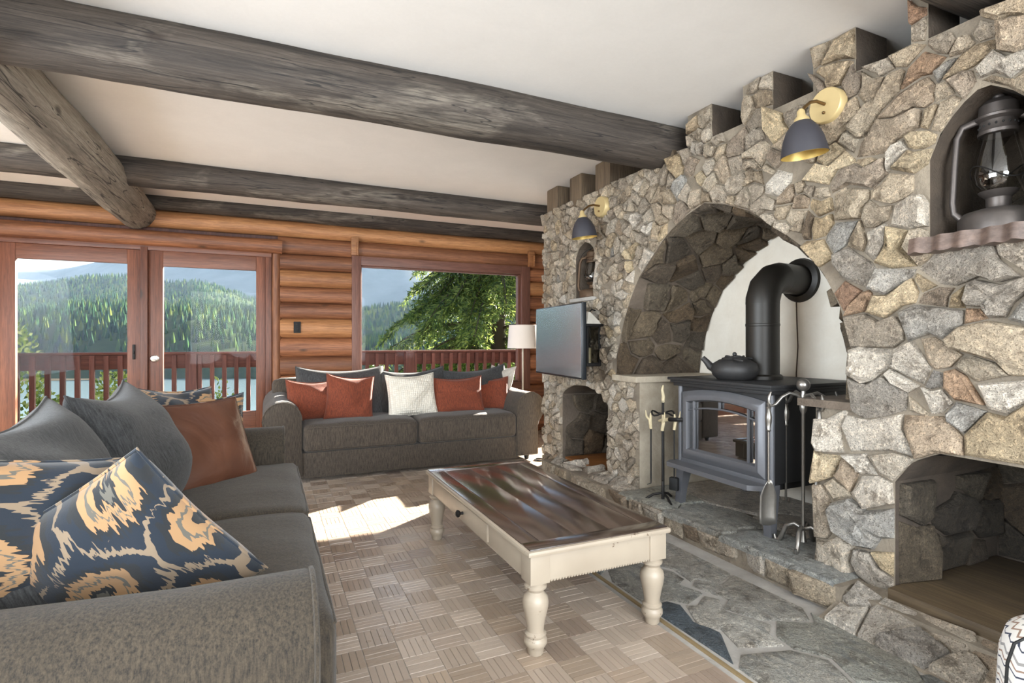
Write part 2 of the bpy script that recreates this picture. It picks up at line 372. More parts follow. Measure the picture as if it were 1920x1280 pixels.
def log_mesh(length, r, axis=0, seg=14, rough=.03, taper=0.0, seed=0, flat=1.0, step=.25):
    n = max(3, int(length / step)); rg = np.random.default_rng(seed); V = []; F = []
    ph = rg.uniform(0, 6.28, 6)
    for i in range(n + 1):
        x = length * i / n
        rr = r * (1 + taper * (x / length - .5)) * (1 + rough * math.sin(x * 2.1 + ph[0]) + rough * .7 * math.sin(x * 5.3 + ph[1]))
        oy = r * rough * .8 * math.sin(x * 1.3 + ph[2]); oz = r * rough * .8 * math.sin(x * 1.7 + ph[3])
        for k in range(seg):
            a = 2 * math.pi * k / seg; q = rr * (1 + rough * .5 * math.sin(3 * a + ph[4] + x) + rg.normal(0, rough * .22))
            p = (x, oy + q * math.cos(a) * flat, oz + q * math.sin(a))
            V.append(p if axis == 0 else (p[1], p[0], p[2]))
    for i in range(n):
        for k in range(seg):
            l = (k + 1) % seg; f = (i * seg + k, i * seg + l, (i + 1) * seg + l, (i + 1) * seg + k); F.append(f if axis else f[::-1])
    F.append(list(range(seg))[::-1]); F.append([n * seg + k for k in range(seg)])
    return V, F
def log_obj(name, start, length, r, axis, mat, parent=None, **kw):
    V, F = log_mesh(length, r, axis, **kw); o = mesh_obj(name, V, F, mat, parent, True, angle=60); o.location = start; return o

# ------------------------------------------------------------------ room dimensions
CEIL = 2.54; WY = 6.2; SX = 2.37; XL = -3.3; XR = 6.2; YB = -2.8

# floor: parquet of five-finger squares
floor = setting('floor')
BS = 0.125; fing = 5
pal = [hexc(h) for h in ('a09080', 'ac9c8c', '94826f', 'a69585', '8b7868', 'b4a494', '9a8774', 'a8947f')]
def block_geo(cx, cy, ori, rg):
    V = []; F = []; C = []
    base = pal[rg.integers(len(pal))]; w = BS / fing
    for k in range(fing):
        a0 = -BS / 2 + k * w + .0003; a1 = a0 + w - .0006; b0 = -BS / 2 + .0008; b1 = BS / 2 - .0008; z = rg.uniform(-.0006, .0006)
        b = len(V); e = .0012
        q = [(a0, b0), (a1, b0), (a1, b1), (a0, b1)]; qi = [(a0 + e, b0 + e), (a1 - e, b0 + e), (a1 - e, b1 - e), (a0 + e, b1 - e)]
        for (u, v) in q: V.append((u, v, -.004))
        for (u, v) in qi: V.append((u, v, z))
        F += [(b + 4, b + 5, b + 6, b + 7)] + [(b + i, b + (i + 1) % 4, b + 4 + (i + 1) % 4, b + 4 + i) for i in range(4)]
        C += [sc(base, rg.uniform(.92, 1.08))] * 8
    if ori: V = [(-y, x, z) for x, y, z in V]
    return [(x + cx, y + cy, z) for x, y, z in V], F, C
def build_floor():
    cells = []
    for i in range(int((XR - XL) / BS)):
        for j in range(int((WY - YB) / BS) + 1):
            cx, cy = XL + (i + .5) * BS, YB + (j + .5) * BS
            if cx > SX + .1 and cy < 4.4: continue
            if 1.48 < cx < SX + .1 and cy < 4.4: continue
            vis = 0.16 < cx < 1.5 and 1.15 < cy < 4.75
            cells.append((not vis, cx * cx + cy * cy, cx, cy, (i + j) % 2))
    cells.sort(); rg = np.random.default_rng(3); V = []; F = []; C = []
    for k, (nv, d, cx, cy, ori) in enumerate(cells):
        v, f, c = block_geo(cx, cy, ori, rg)
        if k < 300 and not nv: mesh_obj('parquet_block', v, f, 'parquet', floor, col=c)
        else:
            b = len(V); V += v; F += [tuple(q + b for q in g) for g in f]; C += c
    tag(mesh_obj('parquet_field', V, F, 'parquet', floor, col=C), kind='stuff')
    MB().box(XL, XR, YB, WY + .3, -.12, -.003).done('subfloor', 'concrete', floor, False)
    MB().box(1.475, 1.492, .2, 4.45, -.01, .004, .002).done('edge_strip', 'strip_brass', floor)
build_floor()
ceil = MB().box(XL, XR, YB, WY + .4, CEIL, CEIL + .15).done('ceiling', 'ceiling_paint', None, False); tag(ceil, kind='structure')

# ------------------------------------------------------------------ log wall with doors and windows
wall = setting('wall_back')
ROWS = [(2.265, 2.43), (2.085, 2.265), (1.915, 2.085), (1.735, 1.915), (1.564, 1.735), (1.395, 1.564), (1.19, 1.395), (.99, 1.19), (.79, .99), (.6, .79), (.4, .6), (.2, .4), (0, .2)]
DX0, DX1 = -2.25, .13; WX0, WX1 = .86, 3.06; W2X0, W2X1 = 3.45, 5.55
def build_logwall():
    for i, (z0, z1) in enumerate(ROWS):
        r = (z1 - z0) / 2 * 1.04; zc = (z0 + z1) / 2
        if z0 > 2.0: segs = [(XL, XR)] if z0 > 2.2 else [(XL, DX0), (DX1 - .02, WX0), (WX0, WX1), (WX1, W2X0), (W2X0, W2X1), (W2X1, XR)]
        else:
            segs = [(XL, DX0), (DX1, WX0)]
            if z1 > .62: segs += [(WX1, W2X0), (W2X1, XR)]
            else: segs += [(WX0, XR)]
        for (a, b) in segs:
            m = 'log_amber' if i in (0, 3, 6) and a > XL - .1 and (i != 6 or a == DX1) else 'log_orange'
            log_obj('log', (a, WY + r * .55, zc), b - a, r, 0, m, wall, seg=14, rough=.022, seed=100 + i * 7 + int(a * 3), flat=.75)
    # chinking behind the logs
    b = MB()
    for (x0, x1, z0, z1) in [(XL, DX0, 0, CEIL), (DX0, DX1, 2.08, CEIL), (DX1, WX0, 0, CEIL), (WX0, WX1, 0, .6), (WX0, WX1, 2.09, CEIL), (WX1, W2X0, 0, CEIL), (W2X0, W2X1, 0, .6), (W2X0, W2X1, 2.09, CEIL), (W2X1, XR, 0, CEIL)]:
        b.box(x0, x1, WY + .1, WY + .24, z0, z1)
    b.done('chinking', 'rail_wood', wall, False)
build_logwall()
tl = log_obj('ceiling_beam', (XL, WY - .02, 2.525), XR - XL, .105, 0, 'beam_dark', None, seed=5, rough=.03)
tag(tl, 'thin dark log running along the top of the timber wall', 'beam', kind='structure')
# header log above the doors
hd = log_obj('door_header', (XL, WY - .01, 2.145), DX1 - XL + .02, .075, 0, 'log_orange', wall, seed=9, rough=.03)
def pane(parent, x0, x1, z0, z1, y, t=.006, name='pane', mat='window_glass'):
    return MB().box(x0, x1, y, y + t, z0, z1).done(name, mat, parent, False)
def frame_rect(parent, X0, X1, Z0, Z1, x0, x1, z0, z1, y0, y1, mv, mh, names=('stile', 'rail'), bev=.005):
    MB().box(X0, x0, y0, y1, Z0, Z1, bev).done(names[0], mv, parent); MB().box(x1, X1, y0, y1, Z0, Z1, bev).done(names[0], mv, parent)
    MB().box(x0, x1, y0 + .001, y1 - .001, z1, Z1, bev).done(names[1], mh, parent); MB().box(x0, x1, y0 + .001, y1 - .001, Z0, z0, bev).done(names[1], mh, parent)
d1 = setting('door_1', 'reddish timber glass door pane beside the fixed post, with iron latch', 'door')
frame_rect(d1, -2.2, -1.10, .02, 2.03, -2.037, -1.21, .345, 1.895, WY + .02, WY + .07, 'door_wood', 'door_wood_x'); pane(d1, -2.05, -1.2, .34, 1.9, WY + .04)
MB().box(-1.165, -1.145, WY - .002, WY + .03, .98, 1.12, .003).box(-1.162, -1.148, WY - .02, WY, 1.03, 1.06, .003).done('latch', 'black_iron', d1)
d2 = setting('door_2', 'reddish timber glass door with a round chrome knob next to the wall switch', 'door')
frame_rect(d2, -1.04, -.01, .02, 2.034, -.919, -.098, .43, 1.885, WY + .02, WY + .07, 'door_wood', 'door_wood_x'); pane(d2, -.93, -.09, .42, 1.89, WY + .04)
mk = Matrix.Translation((-.985, WY + .02, .985)) @ Matrix.Rotation(math.pi / 2, 4, 'X')
MB().lathe([(.034, 0), (.034, .006), (.014, .012), (.014, .03), (.03, .04), (.034, .055), (.026, .068), (0, .072)], 20, mk).done('knob', 'chrome', d2)
tr = setting('trim_1')
MB().box(-1.10, -1.04, WY - .02, WY + .1, 0, 2.06, .006).done('post', 'door_wood', tr); MB().box(-2.25, -2.2, WY, WY + .1, 0, 2.08, .006).done('jamb', 'door_wood', tr)
MB().box(-.01, .05, WY, WY + .1, 0, 2.06, .006).done('jamb', 'door_wood', tr); MB().box(-2.25, .05, WY - .01, WY + .1, 2.03, 2.085, .006).done('head', 'door_wood_x', tr)
lp = log_obj('side_log', (.092, WY + .04, 0), 2.09, .05, 0, 'log_orange', tr, seed=31, rough=.05); lp.rotation_euler = (0, -math.pi / 2, 0)
w1 = setting('window_1', 'wide picture window behind the far sofa, framed in brown timber', 'window')
frame_rect(w1, WX0, WX1, .55, 2.10, WX0 + .10, WX1 - .12, .64, 2.0, WY - .02, WY + .14, 'frame_brown', 'frame_brown_x', ('frame', 'frame'))
frame_rect(w1, WX0 + .1, WX1 - .12, .64, 2.0, WX0 + .115, WX1 - .15, .66, 1.985, WY + .03, WY + .1, 'frame_brown', 'frame_brown_x', ('sash', 'sash')); pane(w1, WX0 + .11, WX1 - .14, .65, 1.99, WY + .06)
for x in (WX0, WX1 - .02):
    b = MB().box(x - .01, x + .07, WY - .05, WY, 2.1, 2.30, .006).box(x + .045, x + .06, WY - .075, WY - .045, 2.1, 2.24, .003); b.done('bracket', 'log_amber', w1)
w2 = setting('window_2', 'second brown framed window hidden past the end of the stone wall', 'window')
frame_rect(w2, W2X0, W2X1, .55, 2.10, W2X0 + .09, W2X1 - .09, .64, 2.0, WY - .02, WY + .12, 'frame_brown', 'frame_brown_x', ('frame', 'frame')); pane(w2, W2X0 + .08, W2X1 - .08, .63, 2.01, WY + .06)
sw = MB().box(-.035, .035, -.008, .012, -.06, .06, .003).box(-.013, .013, -.012, -.006, .012, .04, .002).box(-.013, .013, -.012, -.006, -.04, -.012, .002).done('switch_plate', 'black_plastic')
sw.location = (.297, WY - .03, 1.30); tag(sw, 'small black switch plate on the orange log wall', 'switch')
# other walls of the room
def wall_with_opening(name, axis, pos, th, a0, a1, o0, o1, z0, z1):
    b = MB()
    for (p, q, r0, r1) in [(a0, o0, 0, CEIL), (o1, a1, 0, CEIL), (o0, o1, 0, z0), (o0, o1, z1, CEIL)]:
        b.box(pos, pos + th, p, q, r0, r1) if axis == 'x' else b.box(p, q, pos, pos + th, r0, r1)
    o = b.done(name, 'room_paint', None, False); return tag(o, kind='structure')
wall_with_opening('wall_left', 'x', XL - .2, .2, YB, WY + .3, -.6, 3.0, .55, 2.35)
wall_with_opening('wall_front', 'y', YB - .2, .2, XL - .2, XR + .2, -1.8, 2.6, .5, 2.4)
tag(MB().box(XR, XR + .2, YB, WY + .3, 0, CEIL).done('wall_right_end', 'room_paint', None, False), kind='structure')

# ------------------------------------------------------------------ ceiling logs
tag(log_obj('ceiling_beam', (XL, 2.86, 2.44), SX + .3 - XL, .152, 0, 'beam_dark', None, seed=21, rough=.03, step=.12, seg=18), 'thick weathered dark log beam crossing the ceiling, ending at the arch end of the stone wall', 'beam', kind='structure')
tag(log_obj('ceiling_beam', (XL, 5.0, 2.475), 6.6, .122, 0, 'beam_dark', None, seed=22, rough=.035, step=.12, seg=18), 'dark log beam crossing the ceiling between the thick beam and the timber wall', 'beam', kind='structure')
tag(log_obj('ceiling_beam', (XL, 1.13, 2.53), SX + .3 - XL, .125, 0, 'beam_dark', None, seed=23, rough=.03, seg=18), 'dark log beam above the lantern niche end of the stone wall', 'beam', kind='structure')
tag(log_obj('ceiling_beam', (-1.13, 2.0, 2.385), 4.17, .165, 1, 'log_grey', None, seed=24, rough=.03, step=.12, seg=18), 'pale grey peeled log running lengthwise under the cross beams', 'beam', kind='structure')

# ------------------------------------------------------------------ stone wall
SW = setting('wall_right')
WTOP = 2.34; YE = 4.5; Y0 = 0.1; XB = 3.12
ARC = [(.87, .89), (1.03, .885), (1.3, .79), (1.45, .715), (1.594, .62), (1.71, .49), (1.80, .385), (1.86, .30), (1.93, .15), (1.972, .0)]
AC = 2.46
ARCR = [(z, h + (.055 * math.sin((z - .87) / 1.102 * math.pi) if h > 0 else 0)) for z, h in ARC]
def arch_hw(z):
    return float(np.interp(z, [a for a, _ in ARC], [b for _, b in ARC]))
def arch_top(y):
    d = abs(y - AC); A_ = ARC if y > AC else ARCR; hs = [b for _, b in A_][::-1]; zs = [a for a, _ in A_][::-1]
    return float(np.interp(d, hs, zs))
# openings: (ya, yb, bottom(y), top(y), depth X)
def f_const(v): return lambda y: v
def interp(ys, zs): return lambda y: float(np.interp(y, ys, zs))
LOWTOP = interp([.1, .45, .97, 1.226, 1.32, 1.385], [.66, .71, .715, .716, .665, .57])
UPTOP = interp([.86, .90, 1.0, 1.08, 1.16, 1.22, 1.256], [1.80, 1.92, 2.03, 2.085, 2.03, 1.95, 1.86])
SMTOP = interp([3.454, 3.52, 3.65, 3.80, 3.95, 4.08, 4.147], [.66, .735, .78, .79, .78, .74, .69])
FNTOP = interp([3.63, 3.67, 3.775, 3.88, 3.92], [1.84, 1.92, 1.965, 1.92, 1.84])
OPEN = [(1.74, 3.07, f_const(.0), f_const(.87), XB), (1.57, 3.35, f_const(.87), arch_top, XB),
        (.35, 1.385, f_const(.13), LOWTOP, 3.15), (.86, 1.256, f_const(1.52), UPTOP, 2.80),
        (3.454, 4.147, f_const(.12), SMTOP, 2.95), (3.63, 3.92, f_const(1.5), FNTOP, 2.55)]
STONE_BLOCKS = [(2.397, 2.595), (1.977, 2.171), (1.549, 1.754), (1.262, 1.325), (.3, .995)]
STUBS = [(4.223, 4.42), (3.821, 4.01), (3.412, 3.615)]
def in_wall(P, m=0.0):
    y, z = P[:, 0], P[:, 1]; ok = (y > Y0) & (y < YE) & (z > 0.0) & (z < WTOP)
    for a, b in STONE_BLOCKS: ok |= (y > a) & (y < b) & (z >= WTOP - .05) & (z < CEIL - .004)
    for a, b, fb, ft, _ in OPEN:
        ins = (y > a - m) & (y < b + m)
        if ins.any():
            yy = np.clip(y[ins], a, b); top = np.array([ft(v) for v in yy]); bot = np.array([fb(v) for v in yy])
            k = np.where(ins)[0]; ok[k[(z[ins] > bot - m) & (z[ins] < top + m)]] = False
    return ok
def build_wall_mass():
    ys = sorted(set([Y0, YE] + [v for o in OPEN for v in o[:2]] + [v for s_ in STONE_BLOCKS for v in s_] + list(np.arange(Y0, YE, .04))))
    V = []; F = []
    def quad(a, b, c, d): n = len(V); V.extend([a, b, c, d]); F.append((n, n + 1, n + 2, n + 3))
    for ya, yb in zip(ys[:-1], ys[1:]):
        if yb - ya < 1e-6: continue
        ym = (ya + yb) / 2; ops = sorted([(o[2](ym), o) for o in OPEN if o[0] <= ym <= o[1]], key=lambda q: q[0])
        la = lb = 0.0; top = CEIL if any(a <= ym <= b for a, b in STONE_BLOCKS) else WTOP
        for _, o in ops:
            z0a, z0b = o[2](ya), o[2](yb)
            if z0a > la + 1e-5 or z0b > lb + 1e-5: quad((SX, ya, la), (SX, yb, lb), (SX, yb, z0b), (SX, ya, z0a))
            la, lb = o[3](ya), o[3](yb)
        quad((SX, ya, la), (SX, yb, lb), (SX, yb, top), (SX, ya, top))
    # end face, top face, block sides
    quad((SX, YE, 0), (3.4, YE, 0), (3.4, YE, WTOP), (SX, YE, WTOP)); quad((SX, Y0, WTOP), (SX, YE, WTOP), (3.4, YE, WTOP), (3.4, Y0, WTOP)); quad((3.4, Y0, 0), (3.4, YE, 0), (3.4, YE, WTOP), (3.4, Y0, WTOP))
    quad((SX, Y0, 0), (3.4, Y0, 0), (3.4, Y0, WTOP), (SX, Y0, WTOP))
    mesh_obj('mortar_face', V, F, 'mortar', SW)
    for a, b in STONE_BLOCKS: MB().box(SX + .004, SX + .22, a, b, WTOP - .02, CEIL, .006).done('crenel_block', 'mortar_shaded', SW)  # dark colour paints the shade seen between the crenels
    MB().box(3.2, 3.4, Y0, YE, WTOP - .02, CEIL).done('rear_curb', 'beam_dark', SW, False)
    for a, b in STUBS: MB().box(SX - .012, SX + .34, a, b, WTOP - .06, CEIL, .012).done('timber_stub', 'stub_wood', SW)
    MB().prism([(2.70, 2.30), (2.868, 2.30), (2.862, 2.44), (2.84, 2.53), (2.80, 2.50), (2.73, 2.40)], SX - .01, SX + .12, 'yz').done('wedge_stone', 'stub_wood', SW)
    # recess linings
    def lining(poly, xd, mat, name, ky=1.0, kz=1.0, cy=0, cz=0, back='mortar_dark', floor_mat=None):
        n = len(poly); Q = [(cy + (a - cy) * ky, cz + (b - cz) * kz if b > cz else b) for a, b in poly]
        V = [(SX, a, b) for a, b in poly] + [(xd, a, b) for a, b in Q]
        mesh_obj(name, V, [(i, i + 1, n + i + 1, n + i) for i in range(n - 1)], mat, SW)
        mesh_obj(name.replace('lining', 'back'), [(xd, a, b) for a, b in Q], [list(range(n))], back, SW)
    arc = [(AC + h, z) for z, h in ARC] + [(AC - h, z) for z, h in ARCR[::-1][1:]]
    lining(arc, XB, 'mortar_dark', 'arch_lining', .93, .93, AC, .87, 'white_plaster')
    lining([(3.07, 0), (3.07, .87), (3.06, .8701)], XB, 'reveal_plaster', 'plaster_lining')
    V = [(SX, 3.07, .87), (SX, 3.35, .87), (XB, 3.30, .87), (XB, 3.07, .87), (SX, 1.74, .87), (SX, 1.57, .87), (XB, 1.60, .87), (XB, 1.74, .87), (SX, 1.74, 0), (SX, 1.74, .87), (XB, 1.74, .87), (XB, 1.74, 0), (XB, 1.74, 0), (XB, 3.07, 0), (XB, 3.07, .87), (XB, 1.74, .87)]
    mesh_obj('ledge_lining', V, [(0, 1, 2, 3), (7, 6, 5, 4), (8, 9, 10, 11)], 'reveal_plaster', SW); mesh_obj('hearth_back', V[12:], [(0, 1, 2, 3)], 'white_plaster', SW)
    for (a, b, fb, ft, xd), nm, mt in zip(OPEN[2:], ('firewood_niche_lining', 'lantern_niche_lining', 'small_niche_lining', 'narrow_niche_lining'), ('mortar_shaded', 'mortar_shaded', 'mortar_dark', 'mortar_dark')):  # firewood and lantern niche linings carry painted interior shade
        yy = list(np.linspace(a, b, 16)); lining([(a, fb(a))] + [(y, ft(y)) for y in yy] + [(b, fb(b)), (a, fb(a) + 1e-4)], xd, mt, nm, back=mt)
build_wall_mass()

PALS = {'': ['b1a593', 'a69a88', 'b9ae9e', 'a29788', 'b3a48e', '9c9182', 'bfb4a4', 'aa9f90'], 'g': ['96918a', '9e978d', 'a69f95'], 'b': ['9a9791', 'a09c95', '94918b'],
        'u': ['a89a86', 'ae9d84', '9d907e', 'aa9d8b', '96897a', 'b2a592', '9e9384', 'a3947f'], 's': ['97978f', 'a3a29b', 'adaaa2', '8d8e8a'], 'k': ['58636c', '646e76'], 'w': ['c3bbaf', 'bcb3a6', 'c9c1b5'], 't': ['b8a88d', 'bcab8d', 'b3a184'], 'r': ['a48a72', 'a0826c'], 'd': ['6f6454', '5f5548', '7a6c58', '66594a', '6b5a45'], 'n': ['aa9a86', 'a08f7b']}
def warp(P, k=.012, f=23.0):
    x, y = P[:, 0], P[:, 1]
    return np.stack([x + k * (np.sin(f * y + 1.3 * np.sin(f * .6 * x)) + .5 * np.sin(2.3 * f * y + x * 9)), y + k * (np.sin(f * 1.1 * x + 2.1 + 1.2 * np.sin(f * .5 * y)) + .5 * np.sin(2.1 * f * x + y * 11))], 1)
def seg_dist(P, A, B, R):
    d = B - A; L2 = np.maximum((d ** 2).sum(1), 1e-9); out = np.empty(len(P), np.int32); bd = np.empty(len(P))
    for i in range(0, len(P), 20000):
        Q = P[i:i + 20000]; t = np.clip(((Q[:, None, :] - A[None]) * d[None]).sum(2) / L2, 0, 1)
        D = np.sqrt(((Q[:, None, :] - A[None] - t[..., None] * d[None]) ** 2).sum(2)) - R[None]
        out[i:i + 20000] = D.argmin(1); bd[i:i + 20000] = D.min(1)
    return out, bd
def fill_seeds(seeds, sampler, region, dmin, tries, rg, col=''):
    A = np.array([s[:2] for s in seeds]).reshape(-1, 2); B = np.array([s[2:4] for s in seeds]).reshape(-1, 2); R = np.array([s[4] for s in seeds])
    P = sampler(tries); P = P[region(P)]
    if len(A): _, bd = seg_dist(P, A, B, R)
    else: bd = np.full(len(P), 9.0)
    new = []
    for p, d in zip(P, bd):
        m = dmin(p)
        if d < m or (new and ((np.array(new) - p) ** 2).sum(1).min() < m * m): continue
        new.append(tuple(p)); seeds.append((p[0], p[1], p[0], p[1], 0.0, col))
    return seeds
def simplify(P, tol):
    # closed polygon, Douglas-Peucker from the two farthest points
    n = len(P); c = P.mean(0); i0 = int(((P - c) ** 2).sum(1).argmax()); P = np.roll(P, -i0, axis=0); i1 = int(((P - P[0]) ** 2).sum(1).argmax())
    keep = {0, i1}; Q = np.vstack([P, P[:1]]); stack = [(0, i1), (i1, n)]
    while stack:
        a, b = stack.pop()
        if b - a < 2: continue
        d = Q[b] - Q[a]; L = math.hypot(*d) + 1e-9; w = Q[a + 1:b] - Q[a]; e = np.abs(d[0] * w[:, 1] - d[1] * w[:, 0]) / L; k = int(e.argmax())
        if e[k] > tol: keep.add((a + 1 + k) % n); stack += [(a, a + 1 + k), (a + 1 + k, b)]
    return P[sorted(keep)]
def stones(seeds, region, mapf, parent, rg, name='stone', gap=.0025, hmin=.018, hmax=.045, K=48, tmax=.42, mat='stone', limit=300, small=.0012, wk=.012, bright=1.0, tilt=.16, edge=.011, flatness=1.0, tol=.005):
    A = np.array([s[:2] for s in seeds]); B = np.array([s[2:4] for s in seeds]); R = np.array([s[4] for s in seeds]); N = len(seeds)
    Cn = (A + B) / 2; st = 72; ts = np.linspace(0, tmax, st); made = []
    ang = np.linspace(0, 2 * np.pi, K, endpoint=False); dirs = np.stack([np.cos(ang), np.sin(ang)], 1)
    for i in range(N):
        half = math.hypot(*(B[i] - A[i])) / 2; lim = np.minimum(tmax, .26 + half)
        nb = np.argsort(((Cn - Cn[i]) ** 2).sum(1))[:30]; P = (Cn[i] + dirs[:, None, :] * (ts * lim / tmax)[None, :, None]).reshape(-1, 2)
        lab, _ = seg_dist(warp(P, wk), A[nb], B[nb], R[nb]); ok = (nb[lab] == i) & region(P); bad = ~ok.reshape(K, st)
        first = np.where(bad.any(1), bad.argmax(1), st - 1); t = (ts * lim / tmax)[np.maximum(first - 1, 0)]
        if (t < .008).sum() > K * .25: continue
        t = np.maximum(t, .006); t = np.maximum(t - gap * rg.uniform(.6, 1.6), t * .6)
        area = .5 * np.abs((t * np.roll(t, -1) * np.sin(2 * np.pi / K)).sum())
        if area < 1e-4: continue
        poly = simplify(Cn[i] + dirs * t[:, None], tol + .05 * math.sqrt(area))
        if len(poly) < 3: continue
        made.append((area, i, poly))
    made.sort(key=lambda q: -q[0]); SV = []; SF = []; SC = []
    for rank, (area, i, poly) in enumerate(made):
        M = len(poly); cen = poly.mean(0)
        size = math.sqrt(area); H = rg.uniform(hmin, hmax) * min(1.3, .5 + size * 4); g = rg.normal(0, tilt, 2) * flatness
        O = poly - cen; Ln = np.sqrt((O ** 2).sum(1))[:, None]; e = min(edge * rg.uniform(.6, 1.6), size * .12)
        rings = [(O * 1.01, -.015, 0), (O, H * .45, .10), (O * np.maximum(1 - e / Ln, .75), H * .86, .14), (O * .72, H * .98, .22), (O * .36, H, .22)]
        V = []
        for k_, (o_, h, nz) in enumerate(rings):
            for q in o_:
                hh = h + ((np.dot(g, q) + rg.normal(0, nz) * H * .6) if h > 0 else 0); hh = max(hh, .002) if h > 0 else hh
                jit = rg.normal(0, .012 * size, 2) if k_ >= 3 else 0
                V.append(mapf(*(cen + q + jit), hh))
        V.append(mapf(cen[0], cen[1], H * (1.0 + rg.normal(0, .12))))
        F = []
        for r_ in range(4):
            for k in range(M):
                l = (k + 1) % M; F.append((r_ * M + k, r_ * M + l, (r_ + 1) * M + l, (r_ + 1) * M + k))
        F += [(4 * M + k, 4 * M + (k + 1) % M, 5 * M) for k in range(M)]
        base = hexc(PALS[seeds[i][5]][rg.integers(len(PALS[seeds[i][5]]))]); base = sc(base, bright * rg.uniform(.85, 1.15))
        if rank < limit and area > small: mesh_obj(name, V, F, mat, parent, True, [base] * len(V), angle=28)
        else:
            b = len(SV); SV += V; SF += [tuple(q + b for q in f) for f in F]; SC += [base] * len(V)
    if SV: tag(mesh_obj('small_stones' if name == 'stone' else 'small_' + name, SV, SF, mat, parent, True, SC, angle=28), kind='stuff')
